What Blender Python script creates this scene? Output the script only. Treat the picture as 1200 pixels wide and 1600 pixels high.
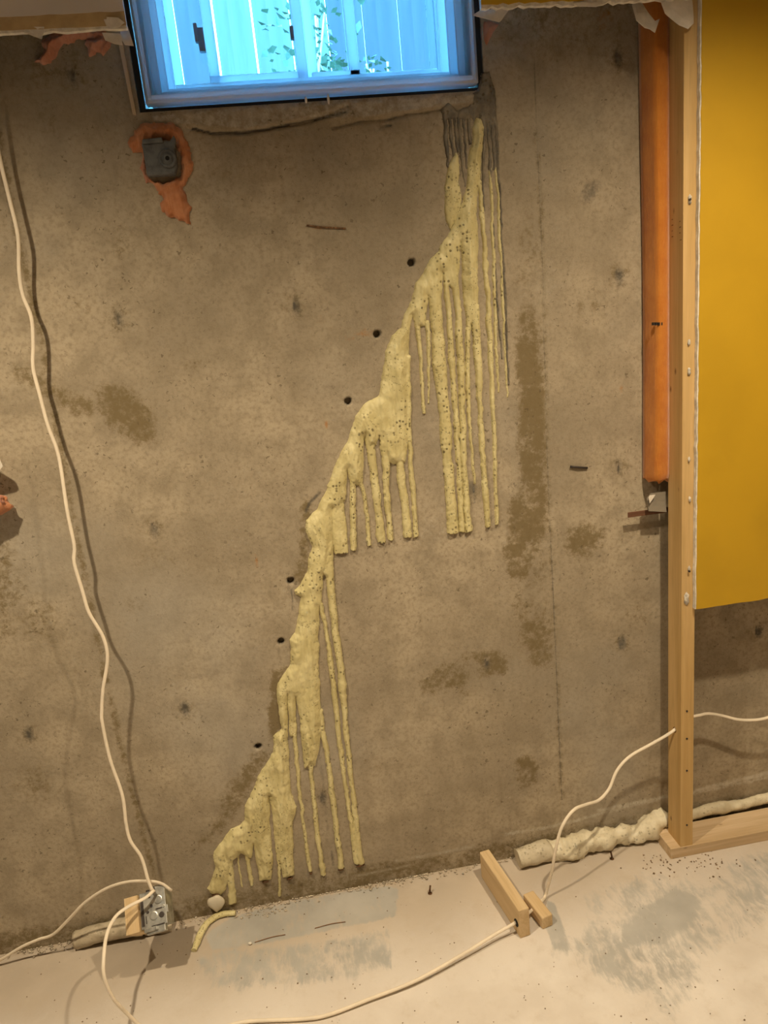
import bpy, bmesh, math, random
import numpy as np
from mathutils import Vector, Matrix
random.seed(7); rng = np.random.default_rng(7)
for o in list(bpy.data.objects): bpy.data.objects.remove(o)
scene = bpy.context.scene
COL = scene.collection
# ------------------------------------------------------------------ camera
# concrete wall = plane y 0 (room at y < 0), floor = plane z 0; metres
FPX, CAMY, CAMZ = 1150.0, -1.8, 1.5669
PITCH, ROLL, YAW = 0.252525715, -0.100151543, 0.119735649
def _rot():
    B = np.array([[1,0,0],[0,0,-1],[0,1,0.]])
    c,s = math.cos(YAW), math.sin(YAW); Y = np.array([[c,0,-s],[0,1,0],[s,0,c]])
    c,s = math.cos(PITCH), math.sin(PITCH); P = np.array([[1,0,0],[0,c,-s],[0,s,c]])
    c,s = math.cos(ROLL), math.sin(ROLL); R = np.array([[c,-s,0],[s,c,0],[0,0,1.]])
    return R@P@Y@B
RC = _rot(); CPOS = np.array([0, CAMY, CAMZ])
cam_d = bpy.data.cameras.new('camera'); cam = bpy.data.objects.new('camera', cam_d); COL.objects.link(cam)
cam_d.sensor_fit = 'VERTICAL'; cam_d.sensor_height = 36.0; cam_d.lens = FPX/1600*36.0
cam_d.clip_start = 0.02
M = Matrix.Identity(4)
for i in range(3):
    M[i][0] = RC[0][i]; M[i][1] = -RC[1][i]; M[i][2] = -RC[2][i]; M[i][3] = CPOS[i]
cam.matrix_world = M
scene.camera = cam
# ------------------------------------------------------------------ world, sun, lamps, exposure
w = bpy.data.worlds.new('sky'); scene.world = w; w.use_nodes = True
bg = w.node_tree.nodes['Background']; bg.inputs[0].default_value = (0.10, 0.45, 1.0, 1); bg.inputs[1].default_value = 32.0
sd = bpy.data.lights.new('sun', 'SUN'); sd.energy = 7.0; sd.color = (0.30, 0.95, 1.0); sd.angle = 0.01
so = bpy.data.objects.new('sun', sd); COL.objects.link(so)
so.rotation_euler = Vector((0.35, 0.75, -1.0)).to_track_quat('-Z', 'Y').to_euler()
def add_spot(x, y, e, size=138, blend=1.0, col=(1.0, 0.82, 0.56), rad=0.03):
    l = bpy.data.lights.new('downlight_and_fill', 'SPOT'); l.energy = e; l.color = col
    l.spot_size = math.radians(size); l.spot_blend = blend; l.shadow_soft_size = rad
    o = bpy.data.objects.new('downlight_and_fill', l); COL.objects.link(o); o.location = (x, y, 2.5)
    return o
add_spot(-0.72, -0.98, 152)
add_spot(0.88, -0.94, 134)
add_spot(0.6, -1.9, 12, rad=0.2)  # added soft fill lamp, unseen, to brighten the floor towards the viewer
scene.view_settings.view_transform = 'Standard'; scene.view_settings.look = 'None'
scene.view_settings.gamma = 1.0; scene.view_settings.use_curve_mapping = False
scene.view_settings.exposure = 0.0
# ------------------------------------------------------------------ helpers
def ray(px, py): return RC.T@np.array([(px-600)/FPX, (py-800)/FPX, 1.0])
def W(px, py, y=0.0):                       # point of the plane y = const
    r = ray(px, py); return CPOS + r*((y-CAMY)/r[1])
def F(px, py, z=0.0):                       # point of the plane z = const
    r = ray(px, py); return CPOS + r*((z-CAMZ)/r[2])
def W2(pts): return np.array([[W(*p)[0], W(*p)[2]] for p in pts])
def F2(pts): return np.array([F(*p)[:2] for p in pts])
LAT = rng.random((256, 256))
def vnoise(x, y, s=1.0, seed=0):
    x = np.asarray(x, float)*s + seed*17.31; y = np.asarray(y, float)*s + seed*9.77
    xi = np.floor(x).astype(int); yi = np.floor(y).astype(int); fx = x-xi; fy = y-yi
    fx = fx*fx*(3-2*fx); fy = fy*fy*(3-2*fy)
    a = LAT[xi%256, yi%256]; b = LAT[(xi+1)%256, yi%256]; c = LAT[xi%256, (yi+1)%256]; d = LAT[(xi+1)%256, (yi+1)%256]
    return (a*(1-fx)+b*fx)*(1-fy)+(c*(1-fx)+d*fx)*fy
def fbm(x, y, s=1.0, seed=0, o=4):
    t = 0; a = 0.5; n = 0
    for i in range(o):
        t = t + a*vnoise(x, y, s*2**i, seed+i*3); n += a; a *= 0.5
    return t/n
def sstep(x, a, b):
    t = np.clip((x-a)/(b-a), 0, 1); return t*t*(3-2*t)
def poly_sd(X, Z, poly):                    # signed distance, inside positive
    d = np.full(X.shape, 1e9); ins = np.zeros(X.shape, bool); n = len(poly)
    for i in range(n):
        ax, az = poly[i]; bx, bz = poly[(i+1)%n]; ex, ez = bx-ax, bz-az
        L = ex*ex+ez*ez+1e-18
        t = np.clip(((X-ax)*ex+(Z-az)*ez)/L, 0, 1)
        d = np.minimum(d, (X-ax-t*ex)**2+(Z-az-t*ez)**2)
        c = (az > Z) != (bz > Z)
        if abs(ez) > 1e-12: ins ^= c & (X < ax+(Z-az)*ex/ez)
    d = np.sqrt(d); return np.where(ins, d, -d)
def line_d(X, Z, pl, rad=None):             # distance to a polyline; with radii also the radius at the nearest point
    best = np.full(X.shape, 1e9); br = np.zeros(X.shape)
    for i in range(len(pl)-1):
        ax, az = pl[i]; bx, bz = pl[i+1]; ex, ez = bx-ax, bz-az; L = ex*ex+ez*ez+1e-18
        t = np.clip(((X-ax)*ex+(Z-az)*ez)/L, 0, 1); dd = np.hypot(X-ax-t*ex, Z-az-t*ez)
        if rad is None: best = np.minimum(best, dd)
        else:
            r = rad[i]+(rad[i+1]-rad[i])*t; m = (dd-r) < (best-br)
            best = np.where(m, dd, best); br = np.where(m, r, br)
    return best if rad is None else (best, br)

def link(o, parent=None):
    COL.objects.link(o)
    if parent is not None: o.parent = parent
    return o
def tag(o, label=None, cat=None, group=None, kind=None):
    if label: o['label'] = label
    if cat: o['category'] = cat
    if group: o['group'] = group
    if kind: o['kind'] = kind
    return o
def empty(name, loc=(0,0,0), label=None, cat=None, group=None, kind=None):
    o = bpy.data.objects.new(name, None); o.location = loc; o.empty_display_size = 0.05; COL.objects.link(o)
    return tag(o, label, cat, group, kind)
def mesh_np(name, co, quads, mat, parent=None, smooth=True, normals=None):
    me = bpy.data.meshes.new(name)
    co = np.asarray(co, np.float32); quads = np.asarray(quads, np.int32); k = quads.shape[1]
    me.vertices.add(len(co)); me.vertices.foreach_set('co', co.ravel())
    me.loops.add(quads.size); me.loops.foreach_set('vertex_index', quads.ravel())
    me.polygons.add(len(quads)); me.polygons.foreach_set('loop_start', np.arange(0, quads.size, k, dtype=np.int32))
    me.update(calc_edges=True); me.validate()
    if smooth: me.polygons.foreach_set('use_smooth', np.ones(len(me.polygons), bool))
    if normals is not None: me.normals_split_custom_set_from_vertices(np.asarray(normals, float).tolist())
    me.materials.append(mat)
    return link(bpy.data.objects.new(name, me), parent)
def attr(o, name, v):
    a = o.data.attributes.new(name, 'FLOAT', 'POINT'); a.data.foreach_set('value', np.asarray(v, np.float32).ravel())
def obj_bm(name, bm, mat, parent=None, smooth=False, bevel=0, seg=2):
    me = bpy.data.meshes.new(name); bm.normal_update(); bm.to_mesh(me); bm.free()
    if smooth:
        for p in me.polygons: p.use_smooth = True
    me.materials.append(mat)
    o = link(bpy.data.objects.new(name, me), parent)
    if bevel:
        m = o.modifiers.new('bevel', 'BEVEL'); m.width = bevel; m.segments = seg; m.limit_method = 'ANGLE'
    return o
def add_box(bm, x0, x1, y0, y1, z0, z1, mat=None):
    v = [bm.verts.new(p) for p in ((x0,y0,z0),(x1,y0,z0),(x1,y1,z0),(x0,y1,z0),(x0,y0,z1),(x1,y0,z1),(x1,y1,z1),(x0,y1,z1))]
    if mat is not None:
        for q in v: q.co = mat@q.co
    for f in ((0,3,2,1),(4,5,6,7),(0,1,5,4),(1,2,6,5),(2,3,7,6),(3,0,4,7)): bm.faces.new([v[i] for i in f])
    return v
def box(name, x0, x1, y0, y1, z0, z1, mat, parent=None, bevel=0, xf=None):
    bm = bmesh.new(); add_box(bm, x0, x1, y0, y1, z0, z1, xf); return obj_bm(name, bm, mat, parent, bevel=bevel)
def prism(name, pts, d0, d1, mat, parent=None, axis='y', bevel=0):
    """outline (a, b) extruded: axis y -> (a, d, b); axis z -> (a, b, d); axis x -> (d, a, b)"""
    bm = bmesh.new()
    def P(p, d): return (p[0], d, p[1]) if axis == 'y' else ((p[0], p[1], d) if axis == 'z' else (d, p[0], p[1]))
    A = [bm.verts.new(P(p, d0)) for p in pts]; B = [bm.verts.new(P(p, d1)) for p in pts]
    bm.faces.new(A); bm.faces.new(B[::-1]); n = len(pts)
    for i in range(n): bm.faces.new((A[i], B[i], B[(i+1)%n], A[(i+1)%n]))
    bmesh.ops.recalc_face_normals(bm, faces=bm.faces)
    return obj_bm(name, bm, mat, parent, bevel=bevel)
def catmull(pts, step=0.008):
    P = np.asarray(pts, float); P = np.vstack([2*P[0]-P[1], P, 2*P[-1]-P[-2]]); out = []
    for i in range(1, len(P)-2):
        p0, p1, p2, p3 = P[i-1:i+3]; n = max(2, int(np.linalg.norm(p2-p1)/step))
        for t in np.arange(n)/n:
            out.append(0.5*((2*p1)+(-p0+p2)*t+(2*p0-5*p1+4*p2-p3)*t*t+(-p0+3*p1-3*p2+p3)*t**3))
    out.append(P[-2]); return np.array(out)
def sweep(name, pts, a, b, mat, parent=None, up=(0,-1,0), sides=12, raw=False, radii=None, lump=0, seed=0):
    """elliptic tube a x b (half widths); b along the 'up' hint"""
    P = np.asarray(pts, float) if raw else catmull(pts)
    T = np.gradient(P, axis=0); T /= np.linalg.norm(T, axis=1)[:, None]+1e-12
    up = np.asarray(up, float); n = len(P); co = []
    u = up-T[0]*(up@T[0]); u /= np.linalg.norm(u)
    for i in range(n):
        u = u*0.85+up*0.15; u = u-T[i]*(u@T[i]); u /= np.linalg.norm(u)+1e-12; s = np.cross(T[i], u)
        k = 1.0 if radii is None else radii[i]
        th = np.arange(sides)/sides*2*math.pi
        kk = k*(1+lump*((0.5*fbm(np.full(sides, i*0.2), np.cos(th)*1.5+7, 1.3, seed)+0.5*fbm(np.full(sides, i*0.2)+50, np.sin(th)*1.5+7, 1.3, seed+5))-0.5)*2) if lump else np.full(sides, k)
        for j in range(sides): co.append(P[i]+kk[j]*(s*a*math.cos(th[j])+u*b*math.sin(th[j])))
    q = [(i*sides+j, i*sides+(j+1)%sides, (i+1)*sides+(j+1)%sides, (i+1)*sides+j) for i in range(n-1) for j in range(sides)]
    o = mesh_np(name, co, q, mat, parent)
    bm = bmesh.new(); bm.from_mesh(o.data); bm.verts.ensure_lookup_table()
    for base in (0, (n-1)*sides):
        try: bm.faces.new([bm.verts[base+j] for j in range(sides)])
        except ValueError: pass
    bmesh.ops.recalc_face_normals(bm, faces=bm.faces); bm.to_mesh(o.data); bm.free()
    return o
def lathe(bm, prof, n=16, xf=None):
    rings = []
    for r, z in prof:
        rings.append([bm.verts.new((r*math.cos(2*math.pi*k/n), r*math.sin(2*math.pi*k/n), z)) for k in range(n)])
    if xf is not None:
        for R in rings:
            for v in R: v.co = xf@v.co
    for A, B in zip(rings, rings[1:]):
        for k in range(n): bm.faces.new((A[k], A[(k+1)%n], B[(k+1)%n], B[k]))
    bm.faces.new(rings[0][::-1]); bm.faces.new(rings[-1])
# ------------------------------------------------------------------ materials
class NT:
    def __init__(s, name):
        s.m = bpy.data.materials.new(name); s.m.use_nodes = True; s.t = s.m.node_tree; s.n = s.t.nodes
        s.b = s.n['Principled BSDF']; s.out = s.n['Material Output']
        s.co = s.n.new('ShaderNodeTexCoord').outputs['Object']
    def l(s, a, b): s.t.links.new(a, b)
    def setin(s, sock, v):
        if isinstance(v, bpy.types.NodeSocket): s.l(v, sock)
        elif isinstance(v, (tuple, list)): sock.default_value = (*v, 1) if (len(v) == 3 and sock.type == 'RGBA') else v
        else: sock.default_value = v
    def mapping(s, scale=(1,1,1), rot=(0,0,0), loc=(0,0,0), src=None):
        n = s.n.new('ShaderNodeMapping'); s.l(src or s.co, n.inputs[0]); n.inputs['Scale'].default_value = scale
        n.inputs['Rotation'].default_value = rot; n.inputs['Location'].default_value = loc; return n.outputs[0]
    def noise(s, scale, detail=4, rough=0.55, vec=None, dist=0, col=False):
        n = s.n.new('ShaderNodeTexNoise'); s.l(vec or s.co, n.inputs['Vector']); n.inputs['Scale'].default_value = scale
        n.inputs['Detail'].default_value = detail; n.inputs['Roughness'].default_value = rough; n.inputs['Distortion'].default_value = dist
        return n.outputs['Color' if col else 'Fac']
    def voro(s, scale, vec=None, rand=1.0, flat=False):
        n = s.n.new('ShaderNodeTexVoronoi')
        if flat: n.voronoi_dimensions = '2D'; vec = s.mapping(rot=(math.radians(-90), 0, 0), src=vec)
        s.l(vec or s.co, n.inputs['Vector']); n.inputs['Scale'].default_value = scale
        n.inputs['Randomness'].default_value = rand; return n.outputs['Distance'], n.outputs['Color']
    def ramp(s, fac, a, b, lo=0.0, hi=1.0):
        n = s.n.new('ShaderNodeMapRange'); n.interpolation_type = 'SMOOTHSTEP'; s.setin(n.inputs[0], fac)
        n.inputs[1].default_value = a; n.inputs[2].default_value = b; n.inputs[3].default_value = lo; n.inputs[4].default_value = hi
        return n.outputs[0]
    def math(s, op, a, b=0.0):
        n = s.n.new('ShaderNodeMath'); n.operation = op; s.setin(n.inputs[0], a); s.setin(n.inputs[1], b); return n.outputs[0]
    def mix(s, fac, a, b, mode='MIX'):
        n = s.n.new('ShaderNodeMix'); n.data_type = 'RGBA'; n.blend_type = mode
        s.setin(n.inputs[0], fac); s.setin(n.inputs[6], a); s.setin(n.inputs[7], b); return n.outputs[2]
    def attr(s, name):
        n = s.n.new('ShaderNodeAttribute'); n.attribute_name = name; return n.outputs['Fac']
    def sep(s, v):
        n = s.n.new('ShaderNodeSeparateXYZ'); s.l(v, n.inputs[0]); return n.outputs
    def bump(s, h, strength=0.3, dist=0.002):
        n = s.n.new('ShaderNodeBump'); n.inputs['Strength'].default_value = strength; n.inputs['Distance'].default_value = dist
        s.l(h, n.inputs['Height']); s.l(n.outputs[0], s.b.inputs['Normal'])
    def fin(s, col, rough=0.8, metal=0.0, spec=0.3):
        s.setin(s.b.inputs['Base Color'], col); s.setin(s.b.inputs['Roughness'], rough)
        s.b.inputs['Metallic'].default_value = metal; s.b.inputs['Specular IOR Level'].default_value = spec
        return s.m
def simple(name, c, rough=0.6, metal=0, spec=0.3, var=0.12, scale=40, bump=0.0, bscale=200):
    t = NT(name); n = t.noise(scale, 4)
    col = t.mix(t.ramp(n, 0.3, 0.7), tuple(max(0, v*(1-var)) for v in c), tuple(min(1, v*(1+var)) for v in c))
    if bump: t.bump(t.noise(bscale, 3), bump, 0.002)
    return t.fin(col, rough, metal, spec)
def mat_concrete():
    t = NT('concrete')
    n1 = t.noise(2.6, 3, 0.6); n2 = t.noise(14, 4, 0.6); n3 = t.noise(90, 3, 0.65); n4 = t.noise(420, 2, 0.6)
    col = t.mix(t.ramp(n1, 0.35, 0.68), (0.325, 0.27, 0.195), (0.455, 0.38, 0.275))
    col = t.mix(t.ramp(n2, 0.4, 0.7, 0, 0.65), col, (0.255, 0.21, 0.145))
    col = t.mix(t.ramp(n3, 0.42, 0.72, 0, 0.6), col, (0.235, 0.19, 0.13))
    col = t.mix(t.ramp(n4, 0.55, 0.8, 0, 0.35), col, (0.55, 0.49, 0.39))
    # greyer zones
    col = t.mix(t.ramp(t.noise(1.7, 3, 0.5, t.mapping(loc=(3,7,1))), 0.5, 0.75, 0, 0.45), col, (0.37, 0.345, 0.30))
    damp = t.attr('damp'); white = t.attr('white'); rust = t.attr('rust'); smudge_shade = t.attr('smudge_shade')
    brk = t.math('MULTIPLY', t.math('SUBTRACT', t.noise(55, 4, 0.75), 0.5), 1.5)
    df = t.ramp(t.math('ADD', damp, t.math('MULTIPLY', brk, t.ramp(damp, 0.03, 0.3))), 0.14, 0.62, 0, 0.85)
    col = t.mix(df, col, (0.17, 0.125, 0.058))
    sf = t.ramp(t.math('ADD', smudge_shade, t.math('MULTIPLY', brk, t.ramp(smudge_shade, 0.03, 0.3, 0, 0.6))), 0.2, 0.9, 0, 0.88)
    col = t.mix(sf, col, (0.075, 0.07, 0.062))
    wf = t.ramp(t.math('ADD', white, t.math('MULTIPLY', brk, t.ramp(white, 0.03, 0.3))), 0.25, 0.95, 0, 0.75)
    col = t.mix(wf, col, (0.62, 0.58, 0.50))
    rf = t.ramp(t.math('ADD', rust, t.math('MULTIPLY', brk, t.ramp(rust, 0.03, 0.3))), 0.25, 0.9, 0, 0.75)
    col = t.mix(rf, col, (0.40, 0.16, 0.03))
    # bug holes of two sizes
    holes = None; hb = None; wv = t.mix(0.006, t.co, t.noise(160, 0, 0.5, col=True), 'LINEAR_LIGHT'); clus = t.ramp(t.noise(5, 2, 0.6, t.mapping(loc=(9, 3, 1))), 0.38, 0.6, 0.1, 1.0)
    for sc, th, keep in ((38, 0.13, 0.82), (95, 0.20, 0.76), (16, 0.07, 0.80)):
        d, c = t.voro(sc, wv, 1.0, True); r = t.sep(c)[0]
        thr = t.math('MULTIPLY', t.math('SUBTRACT', r, keep), th/(1-keep))
        h = t.ramp(t.math('SUBTRACT', d, thr), -0.02, 0.03, 1, 0)
        h = t.math('MULTIPLY', h, t.math('GREATER_THAN', r, keep))
        h = t.math('MULTIPLY', h, clus); hb = hb or h
        holes = h if holes is None else t.math('MAXIMUM', holes, h)
    col = t.mix(t.math('MULTIPLY', holes, 0.62), col, (0.10, 0.075, 0.045))
    t.bump(t.noise(150, 3, 0.7), 0.4, 0.003)
    return t.fin(col, 0.88, 0, 0.25)
def mat_floor():
    t = NT('floor_concrete')
    n1 = t.noise(3.5, 5, 0.6); n2 = t.noise(25, 5, 0.65); n3 = t.noise(220, 3, 0.6)
    near = t.math('ADD', t.attr('wall_beige'), t.math('MULTIPLY', t.math('SUBTRACT', t.noise(7, 5, 0.65), 0.5), 0.7))
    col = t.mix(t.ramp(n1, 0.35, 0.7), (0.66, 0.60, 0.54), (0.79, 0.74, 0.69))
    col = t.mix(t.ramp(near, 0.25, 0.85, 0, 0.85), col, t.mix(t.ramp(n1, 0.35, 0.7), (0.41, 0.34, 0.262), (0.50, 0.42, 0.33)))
    col = t.mix(t.ramp(n2, 0.5, 0.85, 0, 0.35), col, (0.46, 0.37, 0.27))
    col = t.mix(t.ramp(n3, 0.6, 0.85, 0, 0.3), col, (0.40, 0.33, 0.25))
    grey = t.attr('grey')
    # wiped strokes: stretched noise breaks the patch edges
    st = t.noise(1.0, 6, 0.7, t.mapping(scale=(60, 16, 1), rot=(0, 0, math.radians(-52)), src=t.mix(0.03, t.co, t.noise(9, 3, 0.5, col=True), 'LINEAR_LIGHT')))
    blot = t.noise(9, 5, 0.65)
    s = t.math('ADD', grey, t.math('ADD', t.math('MULTIPLY', t.math('SUBTRACT', st, 0.5), 1.25), t.math('MULTIPLY', t.math('SUBTRACT', blot, 0.5), 1.3)))
    gf = t.ramp(s, 0.36, 0.80, 0, 0.72); gf = t.math('MULTIPLY', gf, t.ramp(grey, 0.02, 0.3))
    gcol = t.mix(t.ramp(t.noise(6, 4), 0.3, 0.7), (0.31, 0.315, 0.305), (0.45, 0.45, 0.43))
    col = t.mix(gf, col, gcol)
    brown = t.attr('brown')
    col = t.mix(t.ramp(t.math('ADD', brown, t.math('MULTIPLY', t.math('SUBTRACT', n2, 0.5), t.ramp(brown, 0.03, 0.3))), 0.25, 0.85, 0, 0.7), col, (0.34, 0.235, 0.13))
    d, c = t.voro(70); r = t.sep(c)[0]
    sp = t.math('MULTIPLY', t.ramp(d, 0.05, 0.13, 1, 0), t.math('GREATER_THAN', r, 0.93))
    col = t.mix(t.math('MULTIPLY', sp, 0.7), col, (0.2, 0.13, 0.07))
    t.bump(t.noise(60, 3, 0.7), 0.25, 0.002)
    return t.fin(col, t.ramp(gf, 0, 1, 0.8, 0.5), 0, 0.3)
def mat_foam(name, c1, c2, pores=0.8):
    t = NT(name)
    n1 = t.noise(22, 4, 0.6); n2 = t.noise(160, 3, 0.6)
    col = t.mix(t.ramp(n1, 0.35, 0.7), c1, c2)
    col = t.mix(t.ramp(t.noise(45, 4, 0.6, t.mapping(scale=(1.6, 1, 0.18))), 0.5, 0.8, 0, 0.45), col, tuple(v*0.66 for v in c1))
    H = None
    for sc, th, keep in ((115, 0.42, 0.60), (230, 0.38, 0.64)):
        d, c = t.voro(sc); r = t.sep(c)[0]
        dens = t.ramp(t.noise(9, 3, 0.6, t.mapping(loc=(sc, 0, 0))), 0.42, 0.62)
        h = t.math('MULTIPLY', t.math('MULTIPLY', t.ramp(d, th*0.6, th, 1, 0), t.math('GREATER_THAN', r, keep)), dens)
        H = h if H is None else t.math('MAXIMUM', H, h)
    col = t.mix(t.math('MULTIPLY', H, pores), col, (0.10, 0.075, 0.03))
    t.bump(t.math('SUBTRACT', t.math('MULTIPLY', n2, 0.4), t.math('MULTIPLY', H, 1.2)), 0.5, 0.002)
    return t.fin(col, 0.5, 0, 0.4)
def mat_wood(name, c1, c2, axis='z', knots=True):
    t = NT(name)
    sc = {'z': (26, 26, 1.3), 'x': (1.3, 26, 26), 'y': (26, 1.3, 26)}[axis]
    g = t.noise(1.0, 6, 0.65, t.mapping(scale=sc), 0.6); g2 = t.noise(1.0, 3, 0.6, t.mapping(scale=tuple(v*7 for v in sc)))
    col = t.mix(t.ramp(g, 0.3, 0.7), c1, c2)
    col = t.mix(t.ramp(g2, 0.45, 0.8, 0, 0.3), col, tuple(v*0.6 for v in c1))
    if knots:
        ks = {'z': (1, 1, 0.55), 'x': (0.55, 1, 1), 'y': (1, 0.55, 1)}[axis]
        d, c = t.voro(26, t.mapping(scale=ks)); r = t.sep(c)[0]
        k = t.math('MULTIPLY', t.ramp(d, 0.04, 0.17, 1, 0), t.math('GREATER_THAN', r, 0.86))
        col = t.mix(t.math('MULTIPLY', k, 0.8), col, (0.12, 0.055, 0.02))
    t.bump(g2, 0.15, 0.001)
    return t.fin(col, 0.65, 0, 0.3)
def mat_paint(name, c, var=0.07):
    t = NT(name)
    col = t.mix(t.ramp(t.noise(5, 4), 0.3, 0.7), tuple(v*(1-var) for v in c), tuple(min(1, v*(1+var)) for v in c))
    t.bump(t.noise(260, 3, 0.6), 0.12, 0.001); return t.fin(col, 0.55, 0, 0.35)
def mat_insul(name, c1, c2):
    t = NT(name); n = t.noise(16, 5, 0.65); f = t.noise(1, 4, 0.7, t.mapping(scale=(300, 120, 40)))
    col = t.mix(t.ramp(n, 0.3, 0.72), c1, c2); col = t.mix(t.ramp(f, 0.5, 0.85, 0, 0.4), col, tuple(min(1, v*1.5+0.04) for v in c2))
    t.bump(f, 0.5, 0.003); t.b.inputs['Sheen Weight'].default_value = 0.3
    return t.fin(col, 0.95, 0, 0.1)
def mat_glass():
    t = NT('window_glass'); n = t.n
    tr = n.new('ShaderNodeBsdfTransparent'); gl = n.new('ShaderNodeBsdfGlossy'); gl.inputs['Roughness'].default_value = 0.02
    fr = n.new('ShaderNodeFresnel'); fr.inputs[0].default_value = 1.45; mx = n.new('ShaderNodeMixShader')
    t.l(fr.outputs[0], mx.inputs[0]); t.l(tr.outputs[0], mx.inputs[1]); t.l(gl.outputs[0], mx.inputs[2]); t.l(mx.outputs[0], t.out.inputs[0])
    return t.m
def mat_translucent(name, c, tfac=0.5, rough=0.5):
    t = NT(name); n = t.n
    t.fin(c, rough, 0, 0.35); tl = n.new('ShaderNodeBsdfTranslucent'); tl.inputs[0].default_value = (*c, 1)
    mx = n.new('ShaderNodeMixShader'); mx.inputs[0].default_value = tfac
    t.l(t.b.outputs[0], mx.inputs[1]); t.l(tl.outputs[0], mx.inputs[2]); t.l(mx.outputs[0], t.out.inputs[0]); return t.m
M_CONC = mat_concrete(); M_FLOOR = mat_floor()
M_FOAM = mat_foam('spray_foam', (0.56, 0.485, 0.24), (0.70, 0.625, 0.345))
M_FOAM2 = mat_foam('cream_foam', (0.66, 0.585, 0.42), (0.80, 0.73, 0.56), 0.35)
M_FOAM3 = mat_foam('dusty_foam', (0.46, 0.39, 0.28), (0.56, 0.48, 0.36), 0.2)
M_FOAM4 = mat_foam('cut_foam', (0.54, 0.47, 0.34), (0.66, 0.59, 0.45), 0.5)
M_GREYSEAL = mat_foam('grey_sealant', (0.13, 0.115, 0.095), (0.27, 0.235, 0.18), 0.7)
M_STUD = mat_wood('stud_pine', (0.52, 0.335, 0.13), (0.66, 0.45, 0.21), 'z')
M_PLATE = mat_wood('plate_pine', (0.54, 0.385, 0.22), (0.70, 0.54, 0.36), 'x')
M_BLOCK = mat_wood('block_pine', (0.57, 0.40, 0.21), (0.71, 0.545, 0.33), 'y', False)
M_SHIM = mat_wood('shim_wood', (0.50, 0.38, 0.26), (0.62, 0.50, 0.36), 'z', False)
M_DARKWOOD = mat_wood('dark_strip', (0.10, 0.045, 0.025), (0.17, 0.08, 0.045), 'x', False)
M_SPLINT = simple('splinter_brown', (0.24, 0.13, 0.065), 0.8)
M_YELLOW = mat_paint('mustard_paint', (0.54, 0.325, 0.018), 0.05)
M_WHITEP = mat_paint('white_wall_paint', (0.66, 0.60, 0.55))
M_GYPS = simple('gypsum', (0.72, 0.68, 0.61), 0.9, var=0.2, scale=60, bump=0.6, bscale=180)
M_DAB = simple('plaster_dab', (0.58, 0.53, 0.46), 0.9, var=0.35, scale=150, bump=0.6)
M_TAN = simple('bare_drywall_paper', (0.50, 0.36, 0.19), 0.85, var=0.1)
M_PAPER = simple('torn_paper', (0.70, 0.64, 0.56), 0.8, var=0.12)
M_BATT = mat_insul('orange_batt', (0.46, 0.15, 0.022), (0.55, 0.21, 0.035))
M_PINK = mat_insul('pink_insulation', (0.42, 0.17, 0.10), (0.52, 0.26, 0.18))
M_ORANGE = mat_insul('orange_insulation', (0.46, 0.17, 0.07), (0.58, 0.27, 0.14))
M_CABLE = simple('white_cable_jacket', (0.80, 0.70, 0.56), 0.45, spec=0.4, var=0.06, scale=25)
M_STEEL = simple('galvanised_steel', (0.50, 0.50, 0.47), 0.33, 0.85, var=0.3, scale=45)
M_DARKST = simple('dark_steel', (0.06, 0.05, 0.045), 0.5, 0.5)
M_RUST = simple('rusty_iron', (0.11, 0.055, 0.025), 0.8, 0.2, var=0.4, scale=120)
M_GREYPL = simple('grey_plastic', (0.105, 0.11, 0.115), 0.55, var=0.25, scale=60)
M_BLACK = simple('hole_black', (0.012, 0.012, 0.012), 0.9)  # flat black discs stand in for the shade inside holes
M_VINYL = mat_translucent('white_vinyl', (0.86, 0.88, 0.90), 0.82, 0.35)
M_GLASS = mat_glass(); M_LATCH = mat_translucent('grey_latch', (0.40, 0.42, 0.45), 0.5, 0.4)
M_PLASTIC = mat_translucent('clear_plastic_scrap', (0.36, 0.32, 0.26), 0.35, 0.25)
M_CEIL = mat_paint('ceiling_paint', (0.55, 0.51, 0.46)); M_DIM = mat_paint('taupe_paint', (0.30, 0.265, 0.23))
M_FENCE = mat_wood('fence_board', (0.030, 0.031, 0.033), (0.052, 0.050, 0.050), 'z', False); M_FENCE_SUN = mat_wood('sunlit_fence_board', (0.065, 0.07, 0.06), (0.11, 0.115, 0.10), 'z', False)  # second, paler board material holds dappled sunlight in its colour
M_GROUND = simple('outdoor_ground', (0.25, 0.27, 0.22), 0.9, var=0.4, scale=14)
M_LEAF = simple('leaf', (0.11, 0.16, 0.09), 0.6, var=0.3, scale=30)
M_TAR = simple('tar_paper', (0.03, 0.032, 0.034), 0.8)

# ================================================================== ROOM SHELL
WX0, WX1, WZ0, WZ1 = -0.224, 0.543, 2.050, 2.53     # opening in the concrete
RX0, RX1, RY0, RZ1 = -2.6, 2.6, -3.6, 2.62
def lines(lo, f0, f1, hi, fine, coarse, extra=()):
    a = np.arange(lo, f0-coarse*0.5, coarse); b = np.arange(f0, f1, fine); c = np.arange(f1, hi+1e-6, coarse)
    v = np.concatenate([[lo], a, b, c, [hi]]); v = np.unique(np.round(v, 5))
    for e in extra: v[np.argmin(np.abs(v-e))] = e
    return np.unique(v)
xs = lines(RX0, -1.05, 1.45, RX1, 0.004, 0.06, (WX0, WX1)); zs = lines(-0.02, -0.004, 2.34, RZ1, 0.004, 0.05, (WZ0, WZ1))
X, Z = np.meshgrid(xs, zs, indexing='ij')
TIES = [(115,120),(185,500),(238,825),(290,1110),(45,1150),(460,478),(760,1035),(965,430),(967,733),(968,1005),(740,765),(963,90),(1182,985),(505,1245+0)]
HOLES = [(643,410),(589,522),(544,627),(454,908),(439,1003),(403,1167)]
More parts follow.
